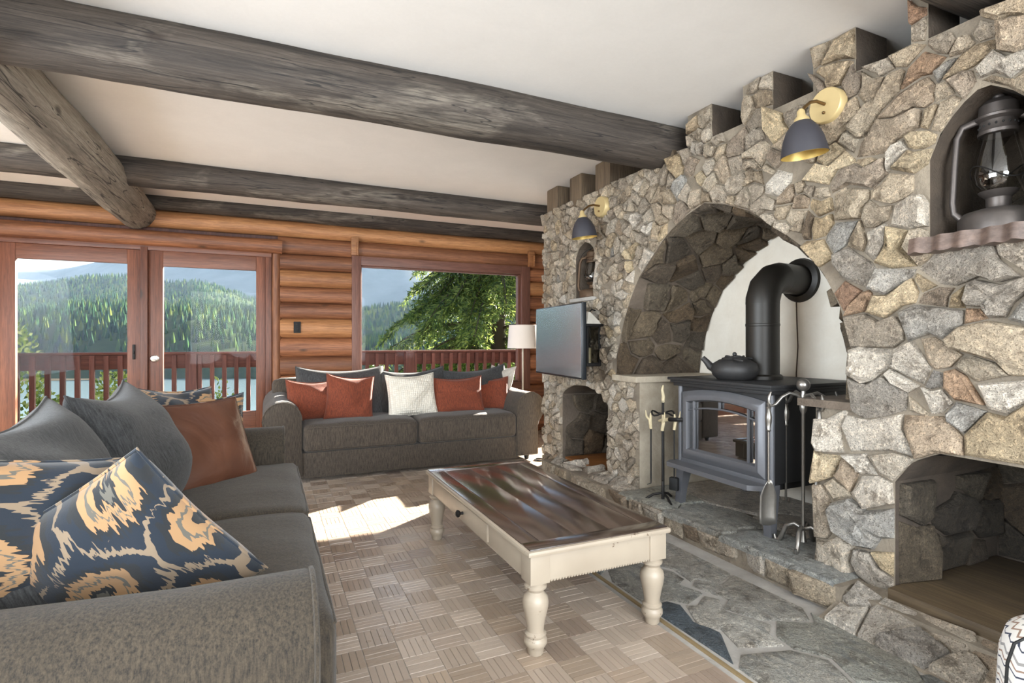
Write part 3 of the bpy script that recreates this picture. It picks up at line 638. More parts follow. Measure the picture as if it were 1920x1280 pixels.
def wall_seeds():
    # stone centres (or long axes) read off the photograph: crop origin, scale, then entries (x, y[, x2, y2], weight mm, tone)
    crops = [
     (1010, 220, 4, [(150,820,20,'t'),(60,830),(265,760),(240,870),(130,950),(200,930,0,'w'),(60,960),(170,1040),(220,1110),(75,1150),(150,1200,0,'b'),(230,1190),(60,1260),(440,1010,0,'g'),(440,1120,445,1250,0,'w'),(500,830),(545,930),(610,820,5,'n'),(735,790,0,'w'),(820,830,0,'w'),(560,1010,0,'b'),(660,920),(735,900),(720,1000,10,'t'),(510,1090),(690,1110,0,'t'),(870,950,0,'g'),(780,1120,850,1030,0,'w'),(940,860,5,'t'),(1060,720,15),(975,700),(900,705),(920,590,5),(1060,540,10,'b'),(1190,590,5,'g'),(800,660),(700,690),(615,690),(640,610),(745,590),(690,540),(645,500),(740,480),(840,420,5),(935,440,5),(810,530),(860,560),(1040,360,15,'t'),(1170,370,5,'g'),(1200,470,0,'w'),(1190,235,0,'w'),(590,1190),(700,1200,0,'w'),(630,1120),(520,1240,0,'w'),(620,1240,5,'w'),(130,700),(380,610),(480,560),(560,540),(330,650),(1240,620),(560,740),(880,330)]),
     (1290, 20, 4, [(90,1040,0,'w'),(180,1040),(380,1010,15,'g'),(270,1190,12,'n'),(60,1170),(90,1260,0,'t'),(530,1080,8),(660,860,12,'t'),(790,790),(740,1000),(490,1250),(610,1200),(680,1100),(780,1230,8,'w'),(1070,1100,12,'t'),(800,680,930,600,0),(1090,480,15),(1160,280,15),(985,290),(1000,560),(1040,960,1230,800,5,'g'),(560,650),(470,720),(50,880),(140,790),(1250,560)]),
     (1600, 0, 4, [(470,110,0,'r'),(590,150,0,'w'),(660,165),(820,180,15,'t'),(1000,250,5),(1150,60,12,'g'),(1200,270,20,'n'),(680,310,10),(290,440,440,290,6,'t'),(90,500),(140,660,10),(60,920,310,620,0,'g'),(430,600,620,450,0,'r'),(690,510,0,'b'),(810,520,960,400,0),(1040,490,1200,490,3,'w'),(360,820,590,620,3,'n'),(690,660),(840,600),(110,1100,450,900,3,'n'),(660,870,5),(550,870),(500,1050,10,'t'),(330,1180,0,'w'),(400,1235,530,1180,0,'t'),(1080,600,1270,650,0,'g'),(800,350),(80,1240)]),
     (1400, 300, 4, [(90,130),(60,40),(190,190,410,85,0,'w'),(500,130,720,40,3,'t'),(165,90),(150,340,3),(320,280,0,'n'),(430,205),(430,310,0,'n'),(560,340,3,'t'),(485,230),(560,230),(300,365),(80,460,250,475,3),(370,440,0,'g'),(385,520),(560,480,3,'t'),(450,500,0,'d'),(780,320,30),(720,130,990,80,5),(1110,190,15),(970,420,5,'g'),(720,570,8,'b'),(850,580),(965,540,1000,640,0,'w'),(1130,580,1130,760,5,'t'),(1180,430,12,'w'),(540,680,5,'t'),(350,590),(820,800,28,'g'),(860,1090,0,'r'),(760,1020,0,'r'),(1020,1090,1240,1000,5,'t'),(1060,920,1150,890,0,'b')]),
     (1600, 440, 4, [(480,95),(680,230,1050,200,22,'g'),(1200,130,10,'w'),(600,465,710,460,0),(470,660,740,600,12,'b'),(990,470,1180,490,12,'g'),(790,490,0,'t'),(910,620,0,'r'),(1275,520,0,'b'),(70,715,270,695,10),(880,790,1190,850,22,''),(490,970,15,'w'),(610,870,740,920,0,'n'),(150,960,12,'w'),(380,1140,0,'w'),(630,1070,0,'g'),(740,1090,880,1190,5,'r'),(610,1200,0,'w'),(480,1230,0,'g'),(890,1000,1030,1040,0),(1090,1170,12,'w'),(90,1225,340,1215,8,'g'),(560,370,0,'t')]),
     (1500, 680, 3.0476, [(180,400,12,'w'),(350,430,540,400,10,'w'),(150,600,6,'t'),(680,370,840,430,10,'n'),(660,225,0),(960,320,4,'b'),(1060,400,1260,380,10,'t'),(290,640,0,'n'),(400,690,12,'w'),(110,760,120,900,6),(210,750),(250,860,460,980,10,'b'),(210,1110,20),(430,1170,6,'g'),(495,1110,0,'t'),(360,600,3,'w'),(480,1020,0,'t')]),
     (1000, 600, 3.555, [(100,430,0,'w'),(155,430,0,'w'),(215,415),(275,405),(100,560,0,'w'),(150,600,0,'w'),(120,700,0,'t'),(155,860),(115,800,0,'n'),(160,930,0,'n'),(520,540,0,'w'),(610,570,8,'w'),(540,740,3,'w'),(630,700,3,'w'),(640,830,3,'w'),(570,910,3,'w'),(655,950),(560,1020,0,'w'),(620,1090,0,'n'),(540,470,0,'w'),(650,470,0,'w'),(370,430,0,'w'),(310,440),(440,440),(460,365,0,'t'),(530,370,0,'t'),(390,380),(520,80,0,'t'),(480,230,0,'n'),(500,160),(350,340),(420,320)]),
     (960, 360, 2.909, [(640,330,0,'t'),(520,390),(590,470),(480,430),(540,640,3,'w'),(490,570,0,'w'),(610,560,0,'w'),(585,700,0,'w'),(500,760,0,'n'),(530,850,0,'n'),(490,1000,0,'t'),(250,460,0,'b'),(205,400),(300,390),(230,520,0,'w'),(300,520),(200,600),(285,590,0,'w'),(520,480),(560,540,0,'w'),(230,660),(470,680,0,'w')])]
    out = []
    for ox, oy, s_, L in crops:
        for e in L:
            col = e[-1] if isinstance(e[-1], str) else ''; n = [v for v in e if not isinstance(v, str)]
            a = at(ox + n[0] / s_, oy + n[1] / s_, X=SX)
            if len(n) >= 4: b = at(ox + n[2] / s_, oy + n[3] / s_, X=SX); w = n[4] if len(n) > 4 else 0
            else: b = a; w = n[2] if len(n) > 2 else 0
            if col == '' and a.z > 1.25: col = 'u'
            if col == 'g' and a.z > 1.6: col = 'u'
            out.append((a.y, a.z, b.y, b.z, w / 1000, col))
    P = np.array([((s[0] + s[2]) / 2, (s[1] + s[3]) / 2) for s in out]); ok = in_wall(P)
    return [s for s, k in zip(out, ok) if k]
def build_stones():
    rg = np.random.default_rng(5)
    sd_ = wall_seeds()
    smp = lambda n: np.stack([rg.uniform(Y0, YE, n), rg.uniform(0, CEIL, n)], 1)
    fill_seeds(sd_, smp, in_wall, lambda p: .12 if p[0] < 1.0 else (.105 if p[1] < 1.5 else .08) if p[0] < 1.9 else .068 if p[0] < 3.0 else .055, 9000, rg)
    stones(sd_, in_wall, lambda y, z, h: (SX - h, y, z), SW, rg, limit=190, bright=1.22)
    # underside of the arch, dark sooty stones: parameter s along the arc, x depth
    arc = [(AC + h, z) for z, h in ARC] + [(AC - h, z) for z, h in ARCR[::-1][1:]]
    A = np.array(arc); L = np.concatenate([[0], np.cumsum(np.sqrt((np.diff(A, axis=0) ** 2).sum(1)))])
    def arcmap(s, x, h):
        f = (x - SX) / (XB - SX); k = 1 - .07 * f
        s = min(max(s, 0), L[-1]); y, z = np.interp(s, L, A[:, 0]), np.interp(s, L, A[:, 1])
        i = min(max(np.searchsorted(L, s) - 1, 0), len(L) - 2); d = A[i + 1] - A[i]; d = d / np.linalg.norm(d); n = np.array([d[1], -d[0]])
        if np.dot(n, np.array([AC, 1.2]) - np.array([y, z])) < 0: n = -n
        return (x, AC + (y - AC) * k + n[0] * h, .87 + (z - .87) * k + n[1] * h)
    reg = lambda P: (P[:, 0] > .01) & (P[:, 0] < L[-1] - .01) & (P[:, 1] > SX + .0) & (P[:, 1] < XB - .01)
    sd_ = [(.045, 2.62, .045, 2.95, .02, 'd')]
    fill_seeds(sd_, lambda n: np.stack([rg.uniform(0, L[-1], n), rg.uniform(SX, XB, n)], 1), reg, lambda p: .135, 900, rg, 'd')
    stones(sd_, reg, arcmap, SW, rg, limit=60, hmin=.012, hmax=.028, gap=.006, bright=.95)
    # walls of the firewood niche and of the small niche
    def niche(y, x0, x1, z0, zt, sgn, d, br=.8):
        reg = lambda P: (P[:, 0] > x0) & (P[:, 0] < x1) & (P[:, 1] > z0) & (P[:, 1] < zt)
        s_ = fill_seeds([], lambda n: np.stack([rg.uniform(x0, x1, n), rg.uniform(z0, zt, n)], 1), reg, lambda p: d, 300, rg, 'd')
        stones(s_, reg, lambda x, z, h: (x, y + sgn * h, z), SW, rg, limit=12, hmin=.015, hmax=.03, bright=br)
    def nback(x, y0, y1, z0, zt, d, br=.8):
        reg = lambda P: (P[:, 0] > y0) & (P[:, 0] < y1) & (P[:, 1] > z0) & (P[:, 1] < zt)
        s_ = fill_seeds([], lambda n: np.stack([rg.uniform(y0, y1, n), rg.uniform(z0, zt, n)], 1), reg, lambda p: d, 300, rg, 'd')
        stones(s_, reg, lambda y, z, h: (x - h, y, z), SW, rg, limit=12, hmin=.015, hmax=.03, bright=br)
    niche(1.385, SX + .02, 3.15, .14, .56, -1, .17, .5); nback(3.15, .36, 1.38, .14, .66, .17, .45)  # firewood niche stones darkened in colour to imitate the shaded interior
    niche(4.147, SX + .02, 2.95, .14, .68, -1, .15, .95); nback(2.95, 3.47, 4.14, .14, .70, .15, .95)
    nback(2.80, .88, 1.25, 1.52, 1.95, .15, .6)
    # end face of the wall
build_stones()
# ledge slabs either side of the stove
b = MB().prism([(SX - .05, 3.05), (SX - .03, 3.36), (2.75, 3.34), (3.1, 3.28), (3.1, 3.02), (2.7, 3.03)], .865, .905).done('ledge_slab', 'reveal_plaster', SW, True, 30)
MB().prism([(SX - .03, 1.56), (SX - .05, 1.80), (2.7, 1.81), (2.9, 1.76), (2.9, 1.56)], .845, .88).done('ledge_slab', 'mortar_dark', SW, True, 30)

# ------------------------------------------------------------------ hearth, slate strip, curb
HX = 2.17; HZ = .13
HE = setting('floor_hearth')
MB().box(HX + .02, XB, 1.50, 4.2, -.01, HZ - .012).done('hearth_core', 'mortar', HE, False)
MB().box(HX + .06, SX + .6, .35, 1.52, -.01, .10).done('curb_core', 'mortar', HE, False)
def build_hearth():
    rg = np.random.default_rng(12)
    reg = lambda P: (P[:, 0] > 1.5) & (P[:, 0] < 4.2) & (P[:, 1] > .012) & (P[:, 1] < HZ - .012)
    s_ = [];
    y = 1.55
    while y < 4.2:
        w = rg.uniform(.12, .30); s_.append((y + .03, .06, y + w - .03, .06 + rg.uniform(-.015, .015), 0, ['', 'g', 'n', 'w', ''][rg.integers(5)])); y += w
    stones(s_, reg, lambda a, z, h: (HX + .03 - h, a, z), HE, rg, hmin=.015, hmax=.05, limit=40, wk=.006)
    # flagstones on top of the hearth
    reg = lambda P: (P[:, 0] > HX) & (P[:, 0] < XB) & (P[:, 1] > 1.52) & (P[:, 1] < 3.07 + 0 * P[:, 1])
    s_ = [(2.33, 1.75, 2.33, 2.0, 0, 's'), (2.35, 2.3, 2.35, 2.45, 0, 's'), (2.33, 2.8, 2.36, 2.95, 0, 's'), (2.8, 1.8, 2.75, 2.1, 0, 'g'), (2.8, 2.5, 2.8, 2.8, 0, 'g'), (2.95, 2.1, 2.95, 2.3, 0, 'g')]
    stones(s_, reg, lambda x, y, h: (x, y, HZ - .016 + h), HE, rg, name='flagstone', mat='slate', hmin=.016, hmax=.018, tmax=.9, gap=.006, tilt=.002, edge=.01, wk=.02, bright=1.15)
    # ledge in front of the small niche
    reg = lambda P: (P[:, 0] > HX + .04) & (P[:, 0] < SX + .05) & (P[:, 1] > 3.07) & (P[:, 1] < 4.2)
    s_ = fill_seeds([], lambda n: np.stack([rg.uniform(HX, SX, n), rg.uniform(3.07, 4.2, n)], 1), reg, lambda p: .13, 200, rg, 'w')
    stones(s_, reg, lambda x, y, h: (x, y, HZ - .02 + h), HE, rg, hmin=.015, hmax=.04, limit=30)
    # rough curb of the firewood niche
    reg = lambda P: (P[:, 0] > 2.08) & (P[:, 0] < 2.29) & (P[:, 1] > .4) & (P[:, 1] < 1.5)
    s_ = fill_seeds([], lambda n: np.stack([rg.uniform(2.1, 2.3, n), rg.uniform(.4, 1.5, n)], 1), reg, lambda p: .11, 200, rg, '')
    s_ = [q[:5] + (['', 'g', 'n', 'b', 'w'][rg.integers(5)],) for q in s_]
    stones(s_, reg, lambda x, y, h: (x, y, .02 + (x - 2.08) * .34 + h), HE, rg, hmin=.015, hmax=.05, limit=30)
    b = MB(); b.prism([(2.06, -.002), (2.42, -.002), (2.42, .13), (2.3, .10)], .36, 1.52, 'xz'); b.done('curb_bed', 'mortar', HE, False)
build_hearth()
FS = setting('floor_slate')
MB().box(1.49, HX + .05, .1, 4.45, -.01, .002).done('mortar_bed', 'concrete', FS, False)
def build_slate():
    rg = np.random.default_rng(14)
    reg = lambda P: (P[:, 0] > 1.495) & (P[:, 0] < HX - .07) & (P[:, 1] > .15) & (P[:, 1] < 4.4)
    s_ = []
    y = .2
    while y < 4.4:
        w = rg.uniform(.25, .5); k = rg.uniform(-.12, .12)
        s_.append((1.62 + k, y, 1.62 + k, y + w * .5, 0, 'sks'[rg.integers(3)])); s_.append((1.92 + k, y + .1, 1.9 + k, y + .1 + w * .5, 0, 'sss'[rg.integers(3)])); y += w
    s_.append((1.53, 1.62, 1.56, 1.75, 0, 'k'))
    stones(s_, reg, lambda x, y, h: (x, y, h), FS, rg, name='slate_slab', mat='slate', hmin=.006, hmax=.010, tmax=.6, gap=.008, tilt=.006, edge=.008, wk=.03, bright=1.0, flatness=.5)
build_slate()
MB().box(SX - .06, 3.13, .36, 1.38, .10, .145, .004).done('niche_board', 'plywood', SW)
MB().box(SX + .02, 2.94, 3.47, 4.14, .115, .14, .003).done('niche_board', 'niche_wood', SW)
# live-edge sill under the upper lantern niche
def build_sill():
    n = 48; top = []; V = []; F = []
    for i in range(n + 1):
        y = .78 + (1.295 - .78) * i / n; x = SX - .10 - .010 * math.sin(i * .9) - .008 * math.sin(i * .4 + 1); zb = 1.494 - .008 * abs(math.sin(i * .55 + .8))
        if i in (0, n): x += .03
        V += [(x, y, zb), (x + .01, y, 1.548), (2.75, y, 1.548), (2.75, y, 1.50)]
    for i in range(n):
        a = i * 4
        for k in range(4): F.append((a + k, a + (k + 1) % 4, a + 4 + (k + 1) % 4, a + 4 + k))
    F += [(0, 1, 2, 3), tuple(n * 4 + k for k in (3, 2, 1, 0))]
    mesh_obj('sill', V, F, 'sill_wood', SW, True, angle=50)
build_sill()
MB().box(SX - .05, 2.54, 3.60, 3.95, 1.475, 1.505, .008).done('sill', 'concrete', SW)

# ------------------------------------------------------------------ soft-furnishing helpers
def wp(o, th):
    o.parent = th; o.matrix_parent_inverse = Matrix.Translation(-Vector(th.location)); return o
def cushion_geo(sx, sy, sz, r, puff=.03, n=12, seed=0, wr=.004):
    hx, hy, hz = sx / 2, sy / 2, sz / 2; idx = {}; V = []; F = []; rg = np.random.default_rng(seed); ph = rg.uniform(0, 6, 4)
    def vid(p):
        k = tuple(round(c, 5) for c in p)
        if k not in idx:
            q = [c * h for c, h in zip(p, (hx, hy, hz))]; cl = [max(-h + r, min(h - r, c)) for c, h in zip(q, (hx, hy, hz))]
            d = Vector([a - b for a, b in zip(q, cl)])
            w = Vector(cl) + (d.normalized() * r if d.length > 1e-9 else Vector((0, 0, 0)))
            k2 = (1 - (q[0] / hx) ** 2) * (1 - (q[1] / hy) ** 2); w.z += puff * max(0, k2) ** .6 * (1 if p[2] > -.5 else .2)
            w.x += puff * .25 * (1 if p[0] > 0 else -1) * max(0, 1 - (q[1] / hy) ** 2) * abs(p[0])
            w.z += wr * math.sin(w.x * 17 + ph[0] + 2 * math.sin(w.y * 9)) * (p[2] > 0)
            idx[k] = len(V); V.append(tuple(w))
        return idx[k]
    g = [-1 + 2 * i / n for i in range(n + 1)]
    # concentrate samples near the rounded edges
    g = [math.copysign(1 - (1 - abs(a)) ** 1.5, a) for a in g]
    for ax in range(3):
        for s_ in (-1, 1):
            for i in range(n):
                for j in range(n):
                    q = []
                    for (a, b) in ((g[i], g[j]), (g[i + 1], g[j]), (g[i + 1], g[j + 1]), (g[i], g[j + 1])):
                        p = [0, 0, 0]; p[ax] = s_; p[(ax + 1) % 3] = a; p[(ax + 2) % 3] = b; q.append(vid(p))
                    F.append(q if s_ > 0 else q[::-1])
    return V, F
def pillow_geo(w, h, t, n=22, seed=0, pinch=.07, sag=.025, wr=.012):
    rg = np.random.default_rng(seed); ph = rg.uniform(0, 6.3, 8); V = []; F = []; idx = {}
    for side in (1, -1):
        for i in range(n + 1):
            for j in range(n + 1):
                u = -1 + 2 * i / n; v = -1 + 2 * j / n; u = math.copysign(1 - (1 - abs(u)) ** 1.35, u); v = math.copysign(1 - (1 - abs(v)) ** 1.35, v)
                edge = i in (0, n) or j in (0, n)
                if edge and side < 0: idx[(side, i, j)] = idx[(1, i, j)]; continue
                x = u * w / 2 * (1 - pinch * (1 - v * v)); z = v * h / 2 * (1 - pinch * (1 - u * u)) - sag * (1 - u * u) * (v > 0) * v
                th = t / 2 * (max(0, (1 - u * u) * (1 - v * v))) ** .42
                th *= 1 + .10 * math.sin(3 * u + ph[0] + 2 * v) + .06 * math.sin(3 * v + ph[1])
                th += wr * (math.sin(4 * (u + .5 * v) + ph[2] + 2 * math.sin(2.3 * v + ph[4])) + .6 * math.sin(6 * (v - .4 * u) + ph[3] + 1.7 * math.sin(3 * u + ph[5]))) * (1 - u ** 4) * (1 - v ** 4) if not edge else 0
                idx[(side, i, j)] = len(V); V.append((x, -side * th, z))
        for i in range(n):
            for j in range(n):
                q = (idx[(side, i, j)], idx[(side, i + 1, j)], idx[(side, i + 1, j + 1)], idx[(side, i, j + 1)]); F.append(q if side > 0 else q[::-1])
    return V, F
def pillow(center, right, up, w, h, t, mat, label, group=None, seed=0, name='throw_pillow', cat='pillow', piping=None, **kw):
    V, F = pillow_geo(w, h, t, seed=seed, **kw)
    X = Vector(right).normalized(); Z = Vector(up); Z = (Z - X * Z.dot(X)).normalized(); Yv = Z.cross(X)
    m = Matrix((X, Yv, Z)).transposed().to_4x4(); m.translation = center
    root = thing(name, label, cat, center, 0, group); root.matrix_world = m; root.rotation_euler = m.to_euler(); root.location = center
    o = mesh_obj('cover', V, F, mat, root, True)
    n = 22; pts = []
    def P(u, v): 
        pin = kw.get('pinch', .07); sg = kw.get('sag', .02)
        return (u * w / 2 * (1 - pin * (1 - v * v)), 0, v * h / 2 * (1 - pin * (1 - u * u)) - sg * (1 - u * u) * (v > 0) * v)
    g = [-1 + 2 * i / 14 for i in range(14)]
    pts = [P(a, -1) for a in g] + [P(1, a) for a in g] + [P(-a, 1) for a in g] + [P(-1, -a) for a in g]
    b = MB().tube(pts, .0045, 6, closed=True); b.done('seam', piping or mat, root)
    return root
def sofa(name, label, L, D, loc, rotz, mat, seat_w, arm_h=.66, back_h=.80, seeds=0, arm_back=.0):
    t = thing(name, label, 'sofa', loc, rotz); hw = L / 2; sw_ = seat_w / 2; aw = (L - seat_w) / 2
    # y: front 0 .. back D
    MB().box(-hw + .06, hw - .06, .03, D - .03, .05, .245, .02).done('base', mat, t)
    MB().box(-sw_ - .02, sw_ + .02, .018, .05, .03, .24, .01).done('front_rail', mat, t)
    for s_ in (-1, 1):
        V, F = cushion_geo(seat_w / 2 - .006, D - .27, .225, .045, .022, seed=seeds + s_); o = mesh_obj('seat_cushion', V, F, mat, t, True); o.location = (s_ * seat_w / 4, (D - .27) / 2 - .012, .352)
        hh = seat_w / 4 - .012; yy = (D - .27) / 2
        for zz in (-.085, .088):
            pts = [(-hh + .03, -yy + .004, zz), (hh - .03, -yy + .004, zz), (hh - .004, -yy + .03, zz), (hh - .004, yy - .03, zz), (-hh + .004, yy - .03, zz), (-hh + .004, -yy + .03, zz)]
            pp = MB().tube(pts, .005, 6, closed=True).done('piping', mat, o)
    # rolled arms
    R = min(.15, aw * .52)
    prof = [(0, .05), (0, arm_h - R)] + [(R - R * math.cos(a), arm_h - R + R * math.sin(a)) for a in np.linspace(.25, math.pi, 12)]
    prof += [(2 * R - .01, arm_h - R * 1.35), (2 * R - .05, arm_h - R * 1.8), (aw * .80, arm_h - R * 2.2), (aw * .80, .05)]
    cxp = sum(p[0] for p in prof) / len(prof); czp = sum(p[1] for p in prof) / len(prof)
    for s_ in (-1, 1):
        ys = [(arm_back, .95), (arm_back + .004, .975), (arm_back + .018, 1.0), (.3, 1.0), (.6, 1.0), (D - .05, 1.0), (D - .02, .98), (D - .015, .9)]; V = []; F = []; n = len(prof)
        for (y, k) in ys:
            lift = .05 * max(0, (y - .3) / (D - .3)) ** 1.5
            for (px_, pz) in prof: V.append((s_ * (sw_ + cxp + (px_ - cxp) * k), y, czp + (pz - czp) * k + (lift if pz > .4 else 0)))
        for i in range(len(ys) - 1):
            for k in range(n):
                l = (k + 1) % n; f = (i * n + k, (i + 1) * n + k, (i + 1) * n + l, i * n + l); F.append(f if s_ > 0 else f[::-1])
        f0 = list(range(n)); f1 = [(len(ys) - 1) * n + k for k in range(n)]; F.append(f0 if s_ > 0 else f0[::-1]); F.append(f1[::-1] if s_ > 0 else f1)
        a_ = mesh_obj('arm', V, F, mat, t, True, angle=50)
        MB().tube([(s_ * (sw_ + cxp + (p[0] - cxp) * .985), .004 + arm_back, czp + (p[1] - czp) * .985) for p in prof[1:-2]], .006, 6).done('piping', mat, a_)
    V, F = cushion_geo(L - aw * .5, .26, back_h - .2, .06, .02, seed=seeds + 5); o = mesh_obj('backrest', V, F, mat, t, True); o.location = (0, D - .14, .2 + (back_h - .2) / 2); o.rotation_euler = (-.06, 0, 0)
    for sx_ in (-1, 1):
        for y in (.09, D - .09):
            MB().lathe([(.02, 0), (.03, .055)], 12, Matrix.Translation((sx_ * (hw - .14), y, 0))).done('foot', 'black_plastic', t)
    return t
sofa('sofa', 'brown-grey chenille sofa with rolled arms under the picture window', 2.49, .98, (1.225, 4.70, 0), 0, 'sofa_brown', 1.92, seeds=1)
sofa('sofa', 'charcoal chenille sofa facing the stone fireplace, heaped with patterned cushions', 2.47, 1.0, (.15, 2.365, 0), math.pi / 2, 'sofa_grey', 1.95, arm_h=.65, arm_back=.055, seeds=9)

# pillows on the far sofa
gb = 'grey back cushions of the far sofa'
def fp(px, py, Y): return at(px, py, Y=Y)
for (x0, x1, zt, lab, sd0) in [(.25, 1.03, .915, 'grey back cushion behind the pair of rust pillows next to the door', 1), (.98, 1.64, .885, 'grey back cushion behind the cream knitted pillow', 2), (1.60, 2.33, .885, 'grey back cushion behind the rust pillows near the lamp', 3)]:
    pillow(Vector(((x0 + x1) / 2, 5.26, (.43 + zt) / 2)), (1, 0, 0.03 * (sd0 - 1)), (0, .28, 1), x1 - x0 + .02, zt - .40, .26, 'cushion_grey', lab, gb, sd0, 'back_cushion', 'cushion', sag=.05, pinch=.03)
def stand_pillow(px0, px1, pyt, pyb, Y, mat, label, seed, group=None, yaw=0, roll=0, lean=.3, t=.17, **kw):
    a = at(px0, pyb, Y=Y); b = at(px1, pyb, Y=Y); c = at((px0 + px1) / 2, pyt, Y=Y + .12); w = b.x - a.x; z0 = .46; h = c.z - z0
    ce = Vector(((a.x + b.x) / 2, Y + .07, z0 + h / 2)); rt = Vector((math.cos(yaw), math.sin(yaw), roll)); up = Vector((-math.sin(yaw) * lean, math.cos(yaw) * lean, 1))
    return pillow(ce, rt, up, w * 1.02, h * 1.06, t, mat, label, group, seed, **kw)
gr = 'rust velvet pillows on the far sofa'
stand_pillow(537, 634, 712, 800, 5.00, 'rust_velvet', 'rust velvet pillow tucked behind another beside the sofa arm near the doors', 11, gr, .15, -.03)
stand_pillow(612, 702, 703, 793, 4.92, 'rust_velvet', 'rust velvet pillow in bright sun, overlapping its darker twin near the doors', 12, gr, -.05, -.08)
stand_pillow(888, 956, 707, 782, 5.06, 'rust_velvet', 'rust velvet pillow tucked against the sofa arm near the lamp', 14, gr, -.35, .04)
stand_pillow(815, 908, 706, 786, 4.95, 'rust_velvet', 'rust velvet pillow between the cream knitted pillow and its twin near the lamp', 13, gr, -.1, .02)
stand_pillow(729, 820, 701, 790, 4.94, 'cream_knit', 'cream knitted pillow in the middle of the far sofa', 15, None, .02, .03)
pillow(Vector((2.26, 5.32, .70)), (.25, -.97, 0), (.35, 0, 1), .42, .40, .12, 'pale_quilt', 'pale quilted pillow peeking out behind the rust pillows at the sofa arm', None, 16)

# pillows on the sofa facing the fireplace
pillow(Vector((-.55, 1.86, .70)), (0, 1, 0), (-.42, 0, 1), .80, .58, .30, 'cushion_grey', 'plump charcoal back cushion nearest the sofa arm heaped with patterned pillows', 'charcoal back cushions', 21, 'back_cushion', 'cushion', sag=.05, pinch=.05, wr=.018)
pillow(Vector((-.50, 2.66, .70)), (0, 1, 0), (-.42, 0, 1), .80, .58, .30, 'cushion_grey', 'plump charcoal back cushion behind the brown leather pillow', 'charcoal back cushions', 22, 'back_cushion', 'cushion', sag=.05, pinch=.05, wr=.018)
pillow(Vector((-.265, 3.0, .65)), (.30, .26, 0), (-.22, .02, .36), .46, .45, .15, 'leather', 'brown leather pillow leaning on the charcoal sofa', None, 23, sag=.0, wr=.006)
pillow(Vector((-.42, 3.20, .72)), (.28, .20, -.03), (-.2, .05, .36), .44, .44, .15, 'ikat', 'blue and tan ikat pillow wedged behind the brown leather pillow', 'ikat pillows', 24)
pillow(Vector((-.30, 3.27, .67)), (.36, .10, 0), (-.06, .06, .36), .40, .40, .14, 'ikat', 'bluish ikat pillow between the leather pillow and the sofa arm by the doors', 'ikat pillows', 25)
pillow(Vector((-.312, 1.575, .615)), (.225, .08, -.295), (.26, -.11, .205), .45, .45, .21, 'ikat', 'large navy and tan ikat pillow slumped over the near sofa arm, closest to the parquet', 'ikat pillows', 26, sag=0)
pillow(Vector((-.575, 1.53, .675)), (.6, .40, -.16), (-.12, -.02, 1), .50, .46, .20, 'ikat', 'navy and tan ikat pillow between the slumped one and the sofa back', 'ikat pillows', 27, sag=0)

# ------------------------------------------------------------------ coffee table
TB = thing('coffee_table', 'cream painted coffee table with turned legs and dark plank top', 'table', (1.17, 2.40, 0)); tl_ = Vector((1.17, 2.40, 0))
def tpart(b, name, mat, smooth=True, angle=40): o = b.done(name, mat, None, smooth, angle); return wp(o, TB)
tx0, tx1, ty0, ty1, tz = .85, 1.495, 1.73, 3.11, .40
rim = tpart(MB().box(tx0, tx1, ty0, ty1, tz - .026, tz - .004, .010), 'rim', 'cream_paint')
bw = .085
for (x0, x1) in ((tx0 + .012, tx0 + bw), (tx1 - bw, tx1 - .012)): tpart(MB().box(x0, x1, ty0 + bw + .001, ty1 - bw - .001, tz - .01, tz, .0015), 'side_board', 'table_top')
for (y0, y1) in ((ty0 + .012, ty0 + bw), (ty1 - bw, ty1 - .012)): tpart(MB().box(tx0 + .012, tx1 - .012, y0, y1, tz - .01, tz + .0003, .0015), 'end_board', 'table_top_x')
n = 3; wpl = (tx1 - tx0 - 2 * bw - .004) / n
for i in range(n): tpart(MB().box(tx0 + bw + .002 + i * wpl + .0004, tx0 + bw + .002 + (i + 1) * wpl - .0004, ty0 + bw + .001, ty1 - bw - .001, tz - .01, tz - .0006, .0012), 'plank', 'table_top')
lx0, lx1, ly0, ly1, az0 = .905, 1.44, 1.785, 3.055, .275
for x, nm in ((lx0 - .034, 'apron'), (lx1 + .014, 'apron')): tpart(MB().box(x, x + .02, ly0, ly1, az0, tz - .026, .002), nm, 'cream_paint')
for y in (ly0 - .034, ly1 + .014): tpart(MB().box(lx0, lx1, y, y + .02, az0, tz - .026, .002), 'apron', 'cream_paint')
b = MB()
for i in range(90): b.sphere((lx0 - .026, ly0 + .03 + i * (ly1 - ly0 - .06) / 89, az0 - .003), .0065, 6, 4)
tpart(b, 'bead_moulding', 'cream_paint'); b = MB()
for i in range(38): b.sphere((lx0 + .04 + i * (lx1 - lx0 - .08) / 37, ly0 - .026, az0 - .003), .0065, 6, 4)
tpart(b, 'bead_moulding', 'cream_paint')
dr = tpart(MB().box(lx0 - .044, lx0 - .030, 2.16, 2.78, az0 + .012, tz - .034, .003), 'drawer', 'cream_paint')
o = MB().lathe([(.008, 0), (.007, .012), (.016, .02), (.018, .028), (.010, .036), (0, .037)], 16, Matrix.Translation((lx0 - .044, 2.47, az0 + .05)) @ Matrix.Rotation(-math.pi / 2, 4, 'Y')).done('knob', 'black_iron'); o.parent = dr
legp = [(.026, 0), (.030, .006), (.031, .022), (.036, .03), (.043, .042), (.043, .056), (.036, .066), (.040, .072), (.040, .078), (.031, .086), (.032, .10), (.037, .13), (.045, .165), (.049, .19), (.046, .212), (.034, .226), (.030, .232), (.032, .238), (.041, .246), (.042, .254), (.034, .262), (.034, .272)]
for x in (lx0, lx1):
    for y in (ly0, ly1):
        tpart(MB().lathe(legp, 24, Matrix.Translation((x, y, 0))).box(x - .040, x + .040, y - .040, y + .040, .268, tz - .026, .003), 'leg', 'cream_paint')

